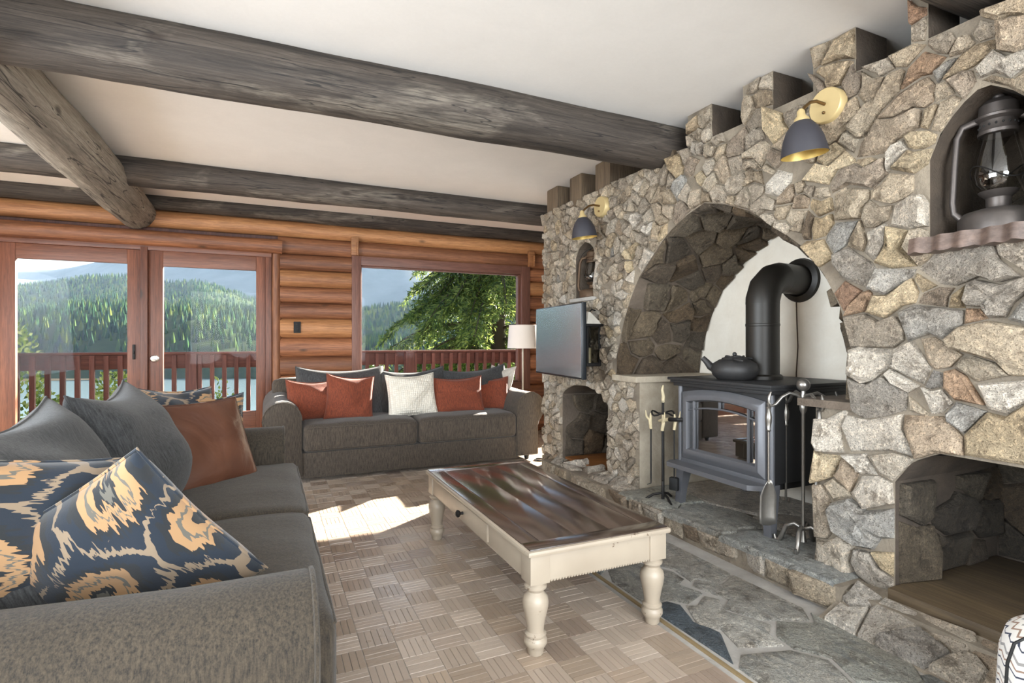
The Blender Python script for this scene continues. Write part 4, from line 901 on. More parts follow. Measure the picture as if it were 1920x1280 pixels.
# ------------------------------------------------------------------ wood stove
SV = thing('wood_stove', 'black cast-iron wood stove with glass door in the stone arch', 'stove', (2.70, 2.345, HZ))
def sp(b, name, mat, parent=None, smooth=True, angle=35):
    o = b.done(name, mat, None, smooth, angle)
    if parent is None: return wp(o, SV)
    o.parent = parent; return o
sy0, sy1, sx0, sx1 = 2.0, 2.69, 2.375, 3.0
sp(MB().box(sx0 + .02, sx1, sy0, sy1, .40, .885, .012), 'body', 'stove_black')
sp(MB().box(sx0 - .02, sx1 + .01, sy0 - .02, sy1 + .02, .872, .895, .006).box(sx0 - .035, sx1 + .03, sy0 - .035, sy1 + .035, .893, .910, .006).box(sx0 - .048, sx1 + .045, sy0 - .045, sy1 + .045, .908, .926, .005), 'top_plate', 'stove_black')
for y in (sy0 + .006, sy1 - .006): sp(MB().lathe([(.016, .40), (.016, .885)], 12, Matrix.Translation((sx0 + .018, y, 0))), 'corner_post', 'stove_paint')
# front door: arched frame around the glass
def door_ring():
    y0, y1, z0 = sy0 + .035, sy1 - .035, .425; g0, g1, gz0 = sy0 + .095, sy1 - .095, .495
    def top(y, base, rise, a, b_): q = (y - (a + b_) / 2) / ((b_ - a) / 2); return base + rise * (1 - q * q)
    N = 12; out = [(y0, z0)] + [(y0 + (y1 - y0) * i / N, top(y0 + (y1 - y0) * i / N, .835, .030, y0, y1)) for i in range(N + 1)] + [(y1, z0)]
    inn = [(g0, gz0)] + [(g0 + (g1 - g0) * i / N, top(g0 + (g1 - g0) * i / N, .77, .028, g0, g1)) for i in range(N + 1)] + [(g1, gz0)]
    mid = [((a + c) / 2, (b_ + d) / 2) for (a, b_), (c, d) in zip(out, inn)]; V = []; F = []; n = len(out)
    for (L_, x) in ((out, sx0 + .03), (out, sx0 + .004), ([(a * .25 + c * .75, b_ * .25 + d * .75) for (a, b_), (c, d) in zip(out, mid)], sx0 - .012), (mid, sx0 - .016), ([(a * .3 + c * .7, b_ * .3 + d * .7) for (a, b_), (c, d) in zip(mid, inn)], sx0 - .012), (inn, sx0 + .012), (inn, sx0 + .03)):
        V += [(x, a, b_) for a, b_ in L_]
    for r_ in range(6):
        for k in range(n): l = (k + 1) % n; F.append((r_ * n + k, (r_ + 1) * n + k, (r_ + 1) * n + l, r_ * n + l))
    return V, F, inn
V, F, inn = door_ring(); o = mesh_obj('door', V, F, 'stove_paint', None, True, angle=35); sdoor = wp(o, SV)
m_ = mesh_obj('glass', [(sx0 + .014, a, b_) for a, b_ in inn], [list(range(len(inn)))], 'stove_glass'); m_.parent = sdoor
g0, g1 = inn[0][0], inn[-1][0]
for y in (g0 + .045, g1 - .045): o = MB().box(sx0 - .006, sx0 + .012, y - .005, y + .005, .493, .785, .002).done('glazing_bar', 'stove_paint'); o.parent = sdoor
o = MB().tube([(sx0 + .002, g0 + (g1 - g0) * i / 12, .728 + .030 * (1 - ((i - 6) / 6) ** 2)) for i in range(13)], .0055, 6).done('glazing_bar', 'stove_paint'); o.parent = sdoor
o = MB().box(sx0 - .006, sx0 + .010, (g0 + g1) / 2 - .005, (g0 + g1) / 2 + .005, .755, .80, .002).done('glazing_bar', 'stove_paint'); o.parent = sdoor
sp(MB().box(sx0 + .10, sx1 - .02, sy0 + .04, sy1 - .04, .43, .46), 'firebox_floor', 'firebrick', None, False); 
sp(MB().box(sx0 - .002, sx0 + .03, sy0 + .03, sy1 - .03, .40, .425, .003), 'sill_bar', 'stove_paint')
sp(MB().prism([(sx0 - .10, sy0 + .06), (sx0 - .10, sy1 - .01), (sx0 - .05, sy1 + .02), (sx0 + .06, sy1 + .02), (sx0 + .06, sy0 - .01), (sx0 - .02, sy0 - .01)], .375, .402), 'ash_lip', 'stove_paint')
sp(MB().box(sx0 + .02, sx1 - .02, sy0 + .03, sy1 - .03, .36, .402, .004), 'bottom_pan', 'stove_black')
for (x, ox) in ((sx0 + .03, -.012), (sx1 - .06, .02)):
    for (y, oy) in ((sy0 + .03, -.015), (sy1 - .03, .03)):
        V = []; 
        for (z, w, k) in ((.385, .036, 0), (.30, .030, .4), (.22, .024, .7), (HZ, .022, 1.0)):
            cx_, cy_ = x + ox * k, y + oy * k; V += [(cx_ - w, cy_ - w, z), (cx_ + w, cy_ - w, z), (cx_ + w, cy_ + w, z), (cx_ - w, cy_ + w, z)]
        F = [(0, 3, 2, 1)[::-1], (12, 13, 14, 15)[::-1]] + [(r_ * 4 + k, r_ * 4 + (k + 1) % 4, r_ * 4 + 4 + (k + 1) % 4, r_ * 4 + 4 + k)[::-1] for r_ in range(3) for k in range(4)]
        wp(mesh_obj('leg', V, F, 'stove_paint'), SV)
hd_ = sp(MB().tube([(sx0 + .0, sy1 - .05, .66), (sx0 - .03, sy1 - .03, .66), (sx0 - .045, sy1 + .03, .655)], .013, 8), 'handle', 'black_iron'); sp(MB().tube([(sx0 - .045, sy1 + .03, .655), (sx0 - .05, sy1 + .08, .645), (sx0 - .05, sy1 + .12, .635)], [.012, .014, .008], 8), 'grip', 'antler')
# flue
FX, FY = 2.72, 2.345; FL = thing('flue_pipe', 'black jointed stovepipe bending into the plastered wall above the stove', 'pipe', (FX, FY, .926))
def fl(b, name, mat='flue_black'): return wp(b.done(name, mat, None, True, 30), FL)
fl(MB().lathe([(.112, .924), (.112, .945), (.100, .955)], 28, Matrix.Translation((FX, FY, 0))), 'base_ring')
fl(MB().lathe([(.094, .94), (.094, 1.24), (.0965, 1.243), (.0965, 1.255), (.094, 1.258), (.094, 1.385)], 28, Matrix.Translation((FX, FY, 0)), caps=False), 'vertical_pipe')
zc = 1.542; el = [(FX, FY, 1.375), (FX, FY, 1.40), (FX + .03, FY + .003, 1.475), (FX + .10, FY + .012, zc - .015), (FX + .17, FY + .02, zc)]
fl(MB().tube(el, .0955, 28), 'elbow'); 
fl(MB().tube([(FX + .155, FY + .02, zc), (FX + .27, FY + .035, zc), (XB - .0, FY + .055, zc)], .093, 28), 'horizontal_pipe')
fl(MB().lathe([(.094, .02), (.105, .028), (.135, .016), (.142, 0)], 32, Matrix.Translation((XB - .002, FY + .055, zc)) @ Matrix.Rotation(-math.pi / 2, 4, 'Y')), 'collar')
KT = thing('tea_kettle', 'round black cast-iron kettle on the stove top', 'kettle', (2.52, 2.37, .925), .25)
MB().lathe([(.085, 0), (.10, .004), (.125, .03), (.134, .062), (.122, .095), (.085, .118), (.06, .124)], 32).done('body', 'cast_iron', KT, True, 60)
lid = MB().lathe([(.074, .120), (.07, .128), (.04, .138), (0, .141)], 24).done('lid', 'cast_iron', KT, True, 60)
MB().sphere((0, 0, .150), .013, 10, 6).done('lid_knob', 'cast_iron', lid); MB().tube([(.05 * math.cos(a), .05 * math.sin(a), .135 + .004 * math.sin(5 * a)) for a in np.linspace(0, 6.283, 30, endpoint=False)], .006, 6, closed=True).done('lid_ornament', 'cast_iron', lid)
MB().tube([(-.02, .10, .055), (-.03, .14, .075), (-.035, .165, .105), (-.04, .185, .125)], [.03, .024, .018, .016], 12).done('spout', 'cast_iron', KT)
MB().tube([(.06 * math.cos(a) * 1.9, -.06 + .06 * math.sin(a) * 1.2 - .03, .118 + .012 * math.sin(a)) for a in np.linspace(-.3, 3.44, 14)], .006, 8).done('bail_handle', 'cast_iron', KT)
crk = MB().tube([at(1493, 566, X=XB - .003), at(1494, 600, X=XB - .003), at(1496, 650, X=XB - .003), at(1493, 700, X=XB - .003), at(1493, 740, X=XB - .003)], .004, 6).done('plaster_crack', 'crack_brown'); tag(crk, 'thin brown crack line running down the plaster below the flue collar', 'crack')  # raised tube standing in for a brown crack in the plaster

# ------------------------------------------------------------------ pewter fire tools, right of the stove
tb = at(1506, 1018, Z=HZ + .02); PT = thing('fire_tool_stand', 'pewter fireside companion stand with ball finial, scroll feet and arms', 'tool stand', (tb.x, tb.y, HZ))
Rv = Vector((_c, -_s, 0)); Dv = Vector((_s, _c, 0))
def pt(b, name, mat='pewter'): return b.done(name, mat, PT, True, 50)
pt(MB().lathe([(.018, .03), (.011, .06), (.008, .10), (.008, .66), (.016, .68), (.018, .70), (.011, .72), (.013, .76), (.009, .78)], 14), 'post')
pt(MB().sphere((0, 0, .805), .032, 18, 12), 'finial')
for a in (0, math.pi, math.pi / 2, -math.pi / 2):
    d = Rv * math.cos(a) + Dv * math.sin(a)
    pts = [Vector((0, 0, .72)) + d * r_ + Vector((0, 0, h)) for r_, h in ((0, 0), (.03, .035), (.07, .045), (.105, .025), (.135, -.01), (.16, -.02), (.172, .0), (.168, .03), (.160, .05))]
    pt(MB().tube(pts, [.008] * 6 + [.008, .008, .004], 8), 'hook_arm')
for a in (-2.3, -.9, .7, 2.3):
    d = Rv * math.cos(a) + Dv * math.sin(a)
    pts = [Vector((0, 0, .09)) + d * r_ + Vector((0, 0, h)) for r_, h in ((0, 0), (.04, .02), (.08, -.0), (.10, -.05), (.115, -.082), (.135, -.082), (.14, -.06))]
    pt(MB().tube(pts, [.010, .010, .011, .011, .012, .010, .007], 8), 'scroll_foot')
def hang(name, label, d, z, build, yawv=0.0):
    o = thing(name, label, 'fire tool', (tb.x + d.x, tb.y + d.y, HZ + z), yawv, 'fireside tools on the pewter stand'); build(o); return o
def handle(o, L_, mat='pewter'):
    MB().lathe([(.003, 0), (.010, -.012), (.006, -.024), (.012, -.03), (.009, -.04), (.016, -.075), (.015, -.10), (.008, -.135), (.012, -.142), (.006, -.15)], 12).done('handle', mat, o)
    MB().tube([(0, 0, -.145), (0, 0, -L_)], .0055, 8).done('shaft', mat, o)
def shovel(o):
    handle(o, .40)
    n = 8; V = []; F = []
    for i in range(n + 1):
        z = -.385 - .22 * i / n; w = .008 + .034 * min(1, i / 3) ** .8
        for k in range(7): u = -1 + 2 * k / 6; V.append((u * w, -.012 * u * u + .02 * math.sin(i / n * 2), z - (.015 * (1 - u * u) if i == n else 0)))
    for i in range(n):
        for k in range(6): F.append((i * 7 + k, i * 7 + k + 1, (i + 1) * 7 + k + 1, (i + 1) * 7 + k))
    q = mesh_obj('blade', V, F, 'pewter', o, True); sm = q.modifiers.new('solid', 'SOLIDIFY'); sm.thickness = .003
hang('fire_shovel', 'pewter ash shovel hanging from the tool stand beside the stove', -Rv * .172, .722, shovel, -YAW)
def poker(o): handle(o, .50); MB().tube([(0, 0, -.50), (.0, 0, -.54), (.025, 0, -.55), (.03, 0, -.53)], [.006, .006, .005, .002], 8).done('hook', 'pewter', o)
hang('fire_poker', 'slim pewter poker hanging on the far side of the tool stand', Dv * .17, .722, poker)
def tongs(o):
    handle(o, .16)
    for s_ in (-1, 1): MB().tube([(0, 0, -.15), (s_ * .012, 0, -.3), (s_ * .03, 0, -.42), (s_ * .022, 0, -.52), (s_ * .006, 0, -.56)], .006, 8).done('jaw', 'pewter', o)
hang('fire_tongs', 'pewter log tongs hanging in front of the tool stand post', -Dv * .14 - Rv * .0, .722, tongs)
def brush(o):
    handle(o, .42); MB().lathe([(.012, -.40), (.024, -.42), (.024, -.45)], 14).done('ferrule', 'pewter', o); MB().lathe([(.022, -.45), (.036, -.55), (.03, -.56), (0, -.555)], 14).done('bristles', 'black_plastic', o)
hang('hearth_brush', 'pewter handled hearth brush hanging over the stone ledge side', Rv * .168, .722, brush)
# antler-handled tools on the other side
ab = at(1243, 938, Z=HZ); AN = thing('antler_tool_stand', 'black iron tool stand by the plastered jamb, topped with an antler', 'tool stand', (ab.x, ab.y, HZ))
MB().lathe([(.010, .01), (.008, .62), (.012, .64)], 10).done('post', 'black_iron', AN)
for a in (0.3, 2.4, 4.5): MB().tube([(0, 0, .05), (.06 * math.cos(a), .06 * math.sin(a), .035), (.11 * math.cos(a), .11 * math.sin(a), .0)], .008, 8).done('foot', 'black_iron', AN)
MB().tube([(.07 * math.cos(a), .07 * math.sin(a), .56 + .012 * math.cos(3 * a)) for a in np.linspace(0, 6.28, 18, endpoint=False)], .006, 6, closed=True).done('hook_ring', 'black_iron', AN)
MB().tube([(0, 0, .63), (.004, .0, .67), (-.006, 0, .71), (.002, 0, .74)], [.012, .011, .009, .004], 8).done('antler_finial', 'antler', AN)
for k, (a, lab, nm) in enumerate([(2.6, 'iron poker with pale antler handle nearest the small niche', 'antler_poker'), (5.2, 'iron brush with pale antler handle on the stove side', 'antler_brush'), (4.0, 'iron shovel with forked antler handle on the hearth edge side', 'antler_shovel')]):
    d = Vector((.075 * math.cos(a), .075 * math.sin(a), 0)); o = thing(nm, lab, 'fire tool', (ab.x + d.x, ab.y + d.y, HZ + .56), a, 'antler handled fire tools')
    MB().tube([(0, 0, .0), (.006, .004, -.05), (0, -.004, -.10)], [.006, .011, .010], 8).tube([(.004, 0, -.05), (.03, .01, -.02), (.035, .012, .02)], [.008, .007, .003], 8).done('antler_handle', 'antler', o)
    MB().tube([(0, -.003, -.095), (0, 0, -.42)], .005, 8).done('shaft', 'black_iron', o)
    if k == 0: MB().tube([(0, 0, -.42), (0, 0, -.45), (.025, 0, -.46)], [.005, .004, .002], 8).done('hook', 'black_iron', o)
    elif k == 1: MB().box(-.028, .028, -.02, .02, -.48, -.40, .006).done('bristles', 'black_plastic', o)
    else: MB().box(-.035, .035, -.004, .004, -.50, -.41, .003).done('blade', 'black_iron', o)

# ------------------------------------------------------------------ wall lamps
def sconce(y, z, label):
    t = thing('wall_sconce', label, 'wall lamp', (SX - .048, y, z), 0, 'swan-neck sconces on the stone wall')
    ry = Matrix.Rotation(-math.pi / 2, 4, 'Y')
    MB().lathe([(.079, -.028), (.079, .010), (.074, .016), (0, .016)], 36, ry).done('wall_plate', 'brass', t)
    MB().sphere((-.022, .0, -.035), .007, 8, 6).done('switch_knob', 'brass_dark', t)
    MB().tube([(-.015, 0, .005), (-.07, 0, .008), (-.11, .0, -.004), (-.15, 0, -.035), (-.163, 0, -.055)], .0075, 10).done('arm', 'brass_dark', t)
    m = Matrix.Translation((-.168, 0, -.075)) @ Matrix.Rotation(math.radians(-7), 4, 'Y')
    h = MB().lathe([(.008, .03), (.016, .02), (.018, .0), (.030, -.012), (.032, -.03)], 20, m).done('socket', 'brass', t)
    prof = [(.030, -.022), (.045, -.034), (.066, -.062), (.082, -.10), (.091, -.14), (.097, -.172)]
    s_ = MB().lathe(prof, 36, m, caps=False).done('shade', 'shade_black', t, True, 80)
    MB().lathe([(r_ - .002, z_ - .0005) for r_, z_ in prof][::-1], 36, m, caps=False).done('shade_lining', 'shade_gold', s_, True, 80)
    MB().sphere((0, 0, -.10), .028, 14, 8, m).done('bulb', 'lamp_white', t)
sconce(1.652, 2.222, 'black and brass swan-neck sconce beside the big lantern niche'); sconce(3.475, 2.175, 'black and brass swan-neck sconce above the narrow lantern niche')

# ------------------------------------------------------------------ kerosene lanterns
def hurricane(loc, rotz, label, k=1.0, metal='lantern_metal', tall=1.0):
    t = thing('hurricane_lantern', label, 'lantern', loc, rotz); t.scale = (k, k, k * tall)
    MB().lathe([(.10, 0), (.108, .006), (.11, .045), (.095, .062), (.06, .07), (.03, .075)], 32).done('fuel_tank', metal, t, True, 50)
    MB().lathe([(.028, .07), (.034, .08), (.034, .10), (.05, .112), (.055, .118)], 24).done('burner', metal, t, True, 50)
    MB().lathe([(.050, .116), (.066, .135), (.072, .16), (.066, .20), (.052, .25), (.046, .275)], 32, caps=False).done('globe', 'lamp_glass', t, True, 80)
    MB().lathe([(.055, .270), (.056, .278), (.052, .282), (.05, .305), (.062, .312), (.064, .318), (.054, .322), (.052, .348), (.035, .362), (.012, .366)], 32).done('chimney_cap', metal, t, True, 40)
    b = MB()
    for a in np.linspace(0, 6.283, 18, endpoint=False): b.sphere((.0515 * math.cos(a), .0515 * math.sin(a), .293), .0035, 6, 4)
    b.done('vent_hole', 'black_plastic', t)
    for s_ in (-1, 1):
        MB().tube([(s_ * .095, 0, .05), (s_ * .118, 0, .07), (s_ * .122, 0, .10), (s_ * .116, 0, .20), (s_ * .110, 0, .275), (s_ * .095, 0, .305), (s_ * .055, 0, .315)], .010, 10).done('side_tube', metal, t)
    MB().tube([(.074 * math.cos(a), .074 * math.sin(a), .165 + .022 * math.sin(a * 2 + .6)) for a in np.linspace(0, 6.283, 28, endpoint=False)], .002, 6, closed=True).done('wire_guard', 'black_iron', t)
    MB().tube([(.112 * math.cos(a), .02, .30 + .085 * math.sin(a)) for a in np.linspace(0, math.pi, 16)], .002, 6).done('bail_handle', 'black_iron', t)
    MB().lathe([(.014, .365), (.018, .372), (.010, .380), (0, .381)], 12).done('top_knob', metal, t)
hurricane((2.50, 1.095, 1.548), -1.1, 'large grey hurricane lantern on the live-edge sill', 1.1, tall=1.27)
hurricane((2.45, 3.775, 1.505), -.9, 'rusty hurricane lantern in the narrow niche below the sconce', 1.08, 'rusty_metal')
# wrought-iron box lantern behind the television
WL = thing('box_lantern', 'black iron box lantern hanging on the stones behind the television', 'lantern', (2.28, 3.585, .96), .1)
MB().box(-.075, .075, -.075, .075, 0, .025, .005).done('base', 'black_iron', WL)
for x in (-.06, .06):
    for y in (-.06, .06): MB().box(x - .008, x + .008, y - .008, y + .008, .02, .31, .002).done('corner_post', 'black_iron', WL)
for (x0, x1, y0, y1) in ((-.055, .055, -.062, -.059), (-.055, .055, .059, .062), (-.062, -.059, -.055, .055), (.059, .062, -.055, .055)): MB().box(x0, x1, y0, y1, .03, .30).done('pane', 'lamp_glass', WL, False)
MB().box(-.085, .085, -.085, .085, .305, .325, .004).done('eave', 'black_iron', WL); MB().lathe([(.105, .322), (.06, .37), (.03, .40), (.012, .42)], 4, Matrix.Rotation(math.pi / 4, 4, 'Z')).done('roof', 'old_white', WL, False)
MB().tube([(0, 0, .41), (.03, 0, .44), (.07, 0, .43), (.10, 0, .40)], .006, 8).done('hanger', 'black_iron', WL)
MB().lathe([(.02, .025), (.02, .14), (.004, .145)], 14).done('candle', 'antler', WL)

# ------------------------------------------------------------------ television
n0, n1 = Vector((2.03, 3.27, 0)), Vector((2.13, 4.18, 0)); tc = (n0 + n1) / 2; tw = (n1 - n0).length; ta = math.atan2((n1 - n0).y, (n1 - n0).x)
TV = thing('television', 'flat television on a swing arm by the narrow lantern niche', 'television', (tc.x, tc.y, .88), ta)
MB().box(-tw / 2, tw / 2, -.03, .006, 0, .55, .004).done('housing', 'tv_plastic', TV)
MB().box(-tw / 2 + .008, tw / 2 - .008, .0055, .0075, .014, .542).done('screen', 'tv_screen', TV, False)
MB().box(-.14, .14, -.07, -.03, .17, .40, .006).done('rear_cover', 'tv_plastic', TV)
MB().box(-.1, .1, -.085, -.07, .18, .38, .003).tube([(0, -.08, .28), (-.08, -.17, .28), (.0, -.30, .28)], .016, 8).done('swing_arm', 'black_iron', TV)

# ------------------------------------------------------------------ floor lamp, pouf, cable
LP = thing('floor_lamp', 'floor lamp with white drum shade standing behind the sofa arm', 'lamp', (2.80, 5.86, 0))
MB().lathe([(.14, 0), (.14, .015), (.02, .03)], 28).done('base', 'old_white', LP); MB().lathe([(.010, .02), (.010, 1.14)], 12).done('pole', 'old_white', LP)
MB().lathe([(.185, 1.07), (.165, 1.345)], 36, caps=False).done('shade', 'lamp_white', LP, True, 80)
MB().tube([(.183 * math.cos(a), .183 * math.sin(a), 1.072) for a in np.linspace(0, 6.283, 30, endpoint=False)], .004, 6, closed=True).tube([(.165 * math.cos(a), .165 * math.sin(a), 1.343) for a in np.linspace(0, 6.283, 30, endpoint=False)], .004, 6, closed=True).done('shade_ring', 'lamp_white', LP)
for a in (0, 2.1, 4.2): MB().tube([(0, 0, 1.13), (.10 * math.cos(a), .10 * math.sin(a), 1.20), (.17 * math.cos(a), .17 * math.sin(a), 1.26)], .003, 6).done('shade_spoke', 'chrome', LP)
PF = thing('pouf', 'round pouf striped with white, navy and brown chevrons', 'pouf', (1.99, .60, .0), .3)
pr = [(.0, .003), (.20, .003), (.235, .02), (.25, .07), (.256, .17), (.25, .29), (.235, .345), (.20, .372), (.10, .385), (0, .388)]
MB().lathe(pr, 40, caps=False).done('body', 'chevron', PF, True, 80)
for a in np.linspace(0, 6.283, 6, endpoint=False): MB().tube([((r_ + .002) * math.cos(a), (r_ + .002) * math.sin(a), z_) for r_, z_ in pr[1:]], .004, 6).done('piping', 'black_plastic', PF)
cb = at(1017, 860, Z=0.01); pts = [(.045 * math.cos(a) * (1 + .1 * math.sin(3 * a)), .045 * math.sin(a) * 1.1, .006 + .004 * math.sin(a * .5)) for a in np.linspace(0, 12.4, 44)] + [(.09, .02, .006), (.16, .0, .006), (.25, .05, .006)]
o = MB().tube(pts, .004, 6).done('coiled_cable', 'black_plastic'); o.location = (cb.x - .03, cb.y, 0); tag(o, 'thin black cable coiled on the floor at the corner of the stone wall', 'cable')

# ------------------------------------------------------------------ outdoors: deck, railing
DK = setting('floor_deck')
for i in range(12):
    MB().box(-7, 9, WY + .30 + i * .145, WY + .30 + i * .145 + .139, -.06, -.02, .003).done('deck_board', 'deck_wood', DK)
RY = 7.9
RL = thing('deck_railing', 'reddish-brown timber deck railing with square balusters beyond the glass', 'railing', (0, RY, 0))
MB().box(-6, 9, -.02, .02, .815, .99, .004).done('rail_board', 'rail_wood_x', RL); MB().box(-6, 9, -.06, .06, .99, 1.02, .004).done('cap_rail', 'rail_wood_x', RL); MB().box(-6, 9, -.02, .02, .10, .19, .004).done('bottom_rail', 'rail_wood_x', RL)
bx0 = at(92, 700, Y=RY).x
bal = MB().box(-.025, .025, -.065, -.02, .12, .98, .003).done('baluster', 'rail_wood', RL); bal.location.x = bx0
pst = MB().box(-.06, .06, -.11, .02, -.1, 1.0, .004).done('post', 'rail_wood', RL); pst.location.x = at(360, 700, Y=RY).x
for i in range(-16, 62):
    x = bx0 + i * .138
    if i == 0 or abs(x - pst.location.x) < .08: continue
    c = bal.copy(); COL.objects.link(c); c.location.x = x; c.parent = RL
for x in (-3.7, 1.9, 4.6):
    c = pst.copy(); COL.objects.link(c); c.location.x = x; c.parent = RL
CH = thing('patio_chair', 'grey tube-framed patio chair on the deck outside the door', 'chair', (-2.75, 7.1, -.02), 2.5)
for s_ in (-.24, .24):
    MB().tube([(s_, -.25, 0), (s_, -.24, .40), (s_, -.22, .60), (s_, -.15, .64), (s_, .15, .64), (s_, .24, .66)], .013, 8).done('arm_frame', 'pipe_grey', CH); MB().tube([(s_, .25, 0), (s_, .22, .42), (s_, .32, .78)], .013, 8).done('rear_leg', 'pipe_grey', CH)
MB().tube([(-.24, .32, .77), (-.15, .335, .83), (.15, .335, .83), (.24, .32, .77)], .013, 8).done('top_rail', 'pipe_grey', CH)
for i in range(5): MB().box(-.24, .24, -.22 + i * .09, -.15 + i * .09, .41, .422, .003).done('seat_slat', 'deck_wood', CH)
for i in range(3): MB().box(-.24, .24, .25 + i * .03, .262 + i * .03, .50 + i * .09, .57 + i * .09, .003).done('back_slat', 'deck_wood', CH)

# ------------------------------------------------------------------ landscape
def v_interp(pts): xs = [p[0] for p in pts]; ys = [p[1] for p in pts]; return lambda x: np.interp(x, xs, ys)
LAKE = -31.0
near_crest = v_interp([(-900, 520), (-300, 545), (30, 538), (170, 520), (240, 518), (300, 530), (375, 526), (430, 545), (480, 562), (672, 590), (760, 575), (900, 560), (1100, 550), (2600, 540)])
far_crest = v_interp([(-900, 470), (-300, 496), (30, 503), (100, 504), (150, 497), (200, 485), (260, 472), (400, 452), (700, 440), (1000, 445), (2600, 470)])
def heightfield(name, x0, x1, nx, d0, d1, nd, crest, mat, base, amp, seed, shape=1.0, label=None, cat=None):
    px_ = np.linspace(x0, x1, nx); t = np.linspace(0, 1.25, nd); PX, T = np.meshgrid(px_, t, indexing='ij')
    D = d0 + (d1 - d0) * T; u = (PX - 960) / FPX; X = D * (_s + u * _c); Y = D * (_c - u * _s)
    zc = EYE + (640 - crest(PX)) / FPX * d1; s_ = np.clip(T, 0, 1) ** shape; s_ = s_ * (1 - .25 * np.clip(T - 1, 0, 1) * 4 * .5)
    k = 260.0 * (d1 / 1400); nz = fbm(X / k, Y / k, seed) * amp * np.sin(np.clip(T, 0, 1) * math.pi) ** .7
    Z = base + (zc - base) * s_ + nz
    V = np.stack([X, Y, Z], 2).reshape(-1, 3); F = [(i * nd + j, i * nd + j + 1, (i + 1) * nd + j + 1, (i + 1) * nd + j)[::-1] for i in range(nx - 1) for j in range(nd - 1)]
    o = mesh_obj(name, V, F, mat, None, True); tag(o, label, cat, None, 'structure'); return X, Y, Z
HXg, HYg, HZg = heightfield('hill', -1000, 2700, 150, 470, 1400, 44, near_crest, 'hillside', LAKE, 26, 3, .8, 'forested green hill rising from the far lake shore', 'hill')
heightfield('mountain', -1400, 3000, 130, 1900, 5200, 40, far_crest, 'mountain', LAKE, 160, 8, .9, 'pale hazy blue mountain ridge behind the forested hill', 'mountain')
def forest():
    rg = np.random.default_rng(2); V = []; F = []; C = []; nx, nd = HXg.shape; N = 34000
    i = rg.uniform(0, nx - 1.01, N); j = nd * .8 * rg.uniform(0.02, 1, N) ** .9; ii = i.astype(int); jj = np.minimum(j.astype(int), nd - 2); fi = (i - ii)[:, None]; fj = (j - jj)[:, None]
    G = np.stack([HXg, HYg, HZg], 2); P = (G[ii, jj] * (1 - fi) * (1 - fj) + G[ii + 1, jj] * fi * (1 - fj) + G[ii, jj + 1] * (1 - fi) * fj + G[ii + 1, jj + 1] * fi * fj)
    vis = (P[:, 0] * _c - P[:, 1] * _s) / (P[:, 0] * _s + P[:, 1] * _c); P = P[(vis < .25) & (vis > -1.4)]
    cols = [hexc(h) for h in ('21352a', '273f2b', '30492b', '44562d', '1d3129', '55602f', '2c422c')]; pn = fbm(P[:, 0] / 120, P[:, 1] / 120, 9)
    A = np.linspace(0, 2 * np.pi, 6)[:5]; n = len(P); h = rg.uniform(6, 13, n); r = h * rg.uniform(.17, .27, n); rot = rg.uniform(0, 6, n)
    ring = np.stack([np.cos(A[None] + rot[:, None]) * r[:, None], np.sin(A[None] + rot[:, None]) * r[:, None], np.zeros((n, 5))], 2) + P[:, None, :] - np.array([0, 0, 1.0])
    top = P + np.stack([np.zeros(n), np.zeros(n), h], 1); allv = np.concatenate([ring, top[:, None, :]], 1).reshape(-1, 3)
    F = [(6 * q + k, 6 * q + (k + 1) % 5, 6 * q + 5) for q in range(n) for k in range(5)]
    ci = np.array([cols[(rg.integers(4) if pn[q] < 0 else rg.integers(1, 7))] for q in range(n)]); C = np.repeat(ci, 6, axis=0)
    tag(mesh_obj('forest', allv, F, 'conifer_far', None, False, C), 'dense conifer forest covering the hill across the lake', 'forest', None, 'stuff')
forest()
tag(MB().box(-2500, 3000, 70, 560, LAKE - 1, LAKE).done('lake', 'lake_water', None, False), 'grey-blue lake seen between the railing balusters', 'lake', None, 'structure')
tag(mesh_obj('ground', [(-60, 6.5, -3), (70, 6.5, -3), (120, 72, LAKE - .5), (-120, 72, LAKE - .5), (-60, -40, -2.5), (70, -40, -2.5)], [(0, 1, 2, 3), (4, 5, 1, 0)], 'hillside'), 'grassy slope falling from the deck to the lake', 'ground', None, 'structure')
hz = MB().box(-7000, 8000, 120, 8000, LAKE - 2, 420).done('haze', 'haze', None, False); tag(hz, 'thin blue haze hanging over the lake and hills', 'haze', None, 'stuff')

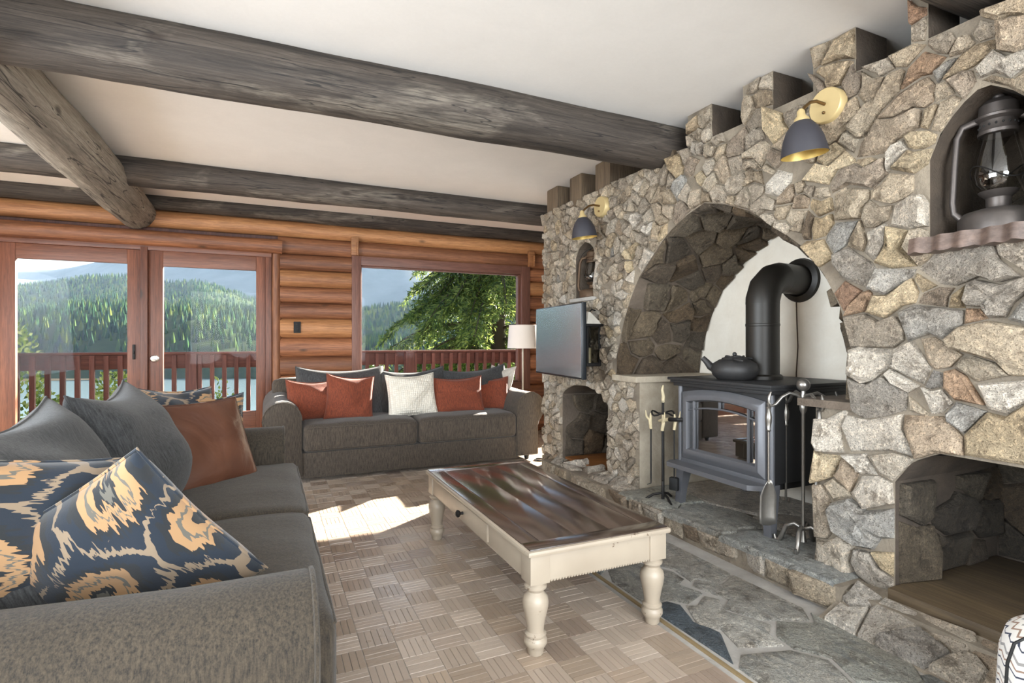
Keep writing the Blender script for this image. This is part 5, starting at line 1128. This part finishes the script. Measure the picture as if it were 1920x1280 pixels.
def leaf_cloud(P, Dn, L_, Wd, C, rg):
    # one slim diamond per needle spray / leaf
    n = len(P); Dn = Dn / np.linalg.norm(Dn, axis=1)[:, None]; up = rg.normal(0, 1, (n, 3)); S_ = np.cross(Dn, up); S_ /= np.linalg.norm(S_, axis=1)[:, None] + 1e-9
    L_ = L_[:, None]; Wd = Wd[:, None]; V = np.stack([P, P + Dn * L_ * .45 + S_ * Wd, P + Dn * L_, P + Dn * L_ * .45 - S_ * Wd], 1).reshape(-1, 3)
    F = [(4 * i, 4 * i + 1, 4 * i + 2, 4 * i + 3) for i in range(n)]; return V, F, np.repeat(C, 4, axis=0)
def spruce():
    rg = np.random.default_rng(4); T0 = Vector((6.35, 15.0, 0)); t = thing('spruce_tree', 'big spruce with drooping sunlit branches outside the picture window', 'tree', (T0.x, T0.y, -3.5))
    MB().lathe([(.30, 0), (.24, 3.5), (.18, 7), (.03, 13)], 14).done('trunk', 'bark', t)
    PP, DD, CC, LL = [], [], [], []
    cols = np.array([hexc(h) for h in ('46592a', '5a6e34', '6b7e3c', '37492a', '88954a', '98a455')])
    for z in [.45, .8, 1.15, 1.5] + list(np.arange(2.45, 8.0, .36)):
        nb = 8 if z > 2 else 7
        for k in range(nb):
            a = rg.uniform(0, 6.28); L_ = max(.6, 4.1 * (1 - (z - .7) / 10.5)) * rg.uniform(.75, 1.1); d = np.array([math.cos(a), math.sin(a), 0]); side = np.array([-d[1], d[0], 0])
            pts = [np.array([0, 0, z + 3.5]) + d * L_ * q + np.array([0, 0, .10 * L_ * math.sin(q * 3.1) - .34 * L_ * q * q]) for q in np.linspace(0, 1, 9)]
            MB().tube(pts, list(np.linspace(.045, .008, 9)), 6).done('branch', 'bark', t)
            for q in np.linspace(.10, 1.0, 34):
                i = min(int(q * 8), 7); f = q * 8 - i; p = pts[i] * (1 - f) + pts[i + 1] * f
                for s_ in (-1, 1):
                    tl2 = (.22 + .60 * (1 - q * .55)) * rg.uniform(.7, 1.2); td = side * s_ * .75 + d * .55 + np.array([0, 0, -.75 + rg.normal(0, .18)]); td /= np.linalg.norm(td)
                    m = 19
                    for w in np.linspace(.05, 1, m):
                        b_ = p + td * tl2 * w + np.array([0, 0, -.18 * tl2 * w * w])
                        PP.append(b_); DD.append(td + rg.normal(0, .55, 3)); LL.append(rg.uniform(.10, .19)); CC.append(cols[rg.integers(len(cols))])
    V, F, C = leaf_cloud(np.array(PP), np.array(DD), np.array(LL), np.array(LL) * .11, np.array(CC), rg)
    tag(mesh_obj('needles', V, F, 'needles', t, False, C), kind='stuff')
spruce()
def bush(loc, rx, rz, n, label, seed):
    rg = np.random.default_rng(seed); t = thing('shrub', label, 'shrub', loc, 0, 'shrubs below the deck')
    q = rg.normal(0, 1, (n, 3)); q /= np.linalg.norm(q, axis=1)[:, None]; rad = rg.uniform(.55, 1.0, n) ** .5; lump = 1 + .25 * np.sin(q[:, 0] * 5 + seed) * np.cos(q[:, 2] * 6 + seed)
    P = q * (rad * lump)[:, None] * np.array([rx, rx, rz]) + np.array([0, 0, rz]); D = q + rg.normal(0, .6, (n, 3)); cols = np.array([hexc(h) for h in ('8fa24a', 'a9b563', '748a3c', 'bcc37a', '5f7534')])
    V, F, C = leaf_cloud(P, D, rg.uniform(.05, .10, n), rg.uniform(.016, .03, n), cols[rg.integers(0, 5, n)], rg); tag(mesh_obj('leaves', V, F, 'needles', t, False, C), kind='stuff')
    for k in range(5): a = k * 1.3 + seed; MB().tube([(0, 0, -.4), (.3 * rx * math.cos(a), .3 * rx * math.sin(a), rz * .7), (.7 * rx * math.cos(a), .7 * rx * math.sin(a), rz * 1.5)], [.03, .02, .008], 6).done('stem', 'bark', t)
bush((-3.2, 9.6, -2.6), .62, 1.85, 5200, 'tall pale green shrub rising past the railing by the first door', 1)
bush((-2.1, 10.0, -2.8), .60, 1.76, 4200, 'pale green shrub behind the balusters of the first glass door', 2)
bush((-.85, 10.6, -2.9), .60, 1.62, 3200, 'low pale green shrub behind the balusters between the two doors', 3)
bush((.45, 11.0, -2.9), .55, 1.5, 2200, 'sparse green shrub behind the balusters of the knobbed door', 4)
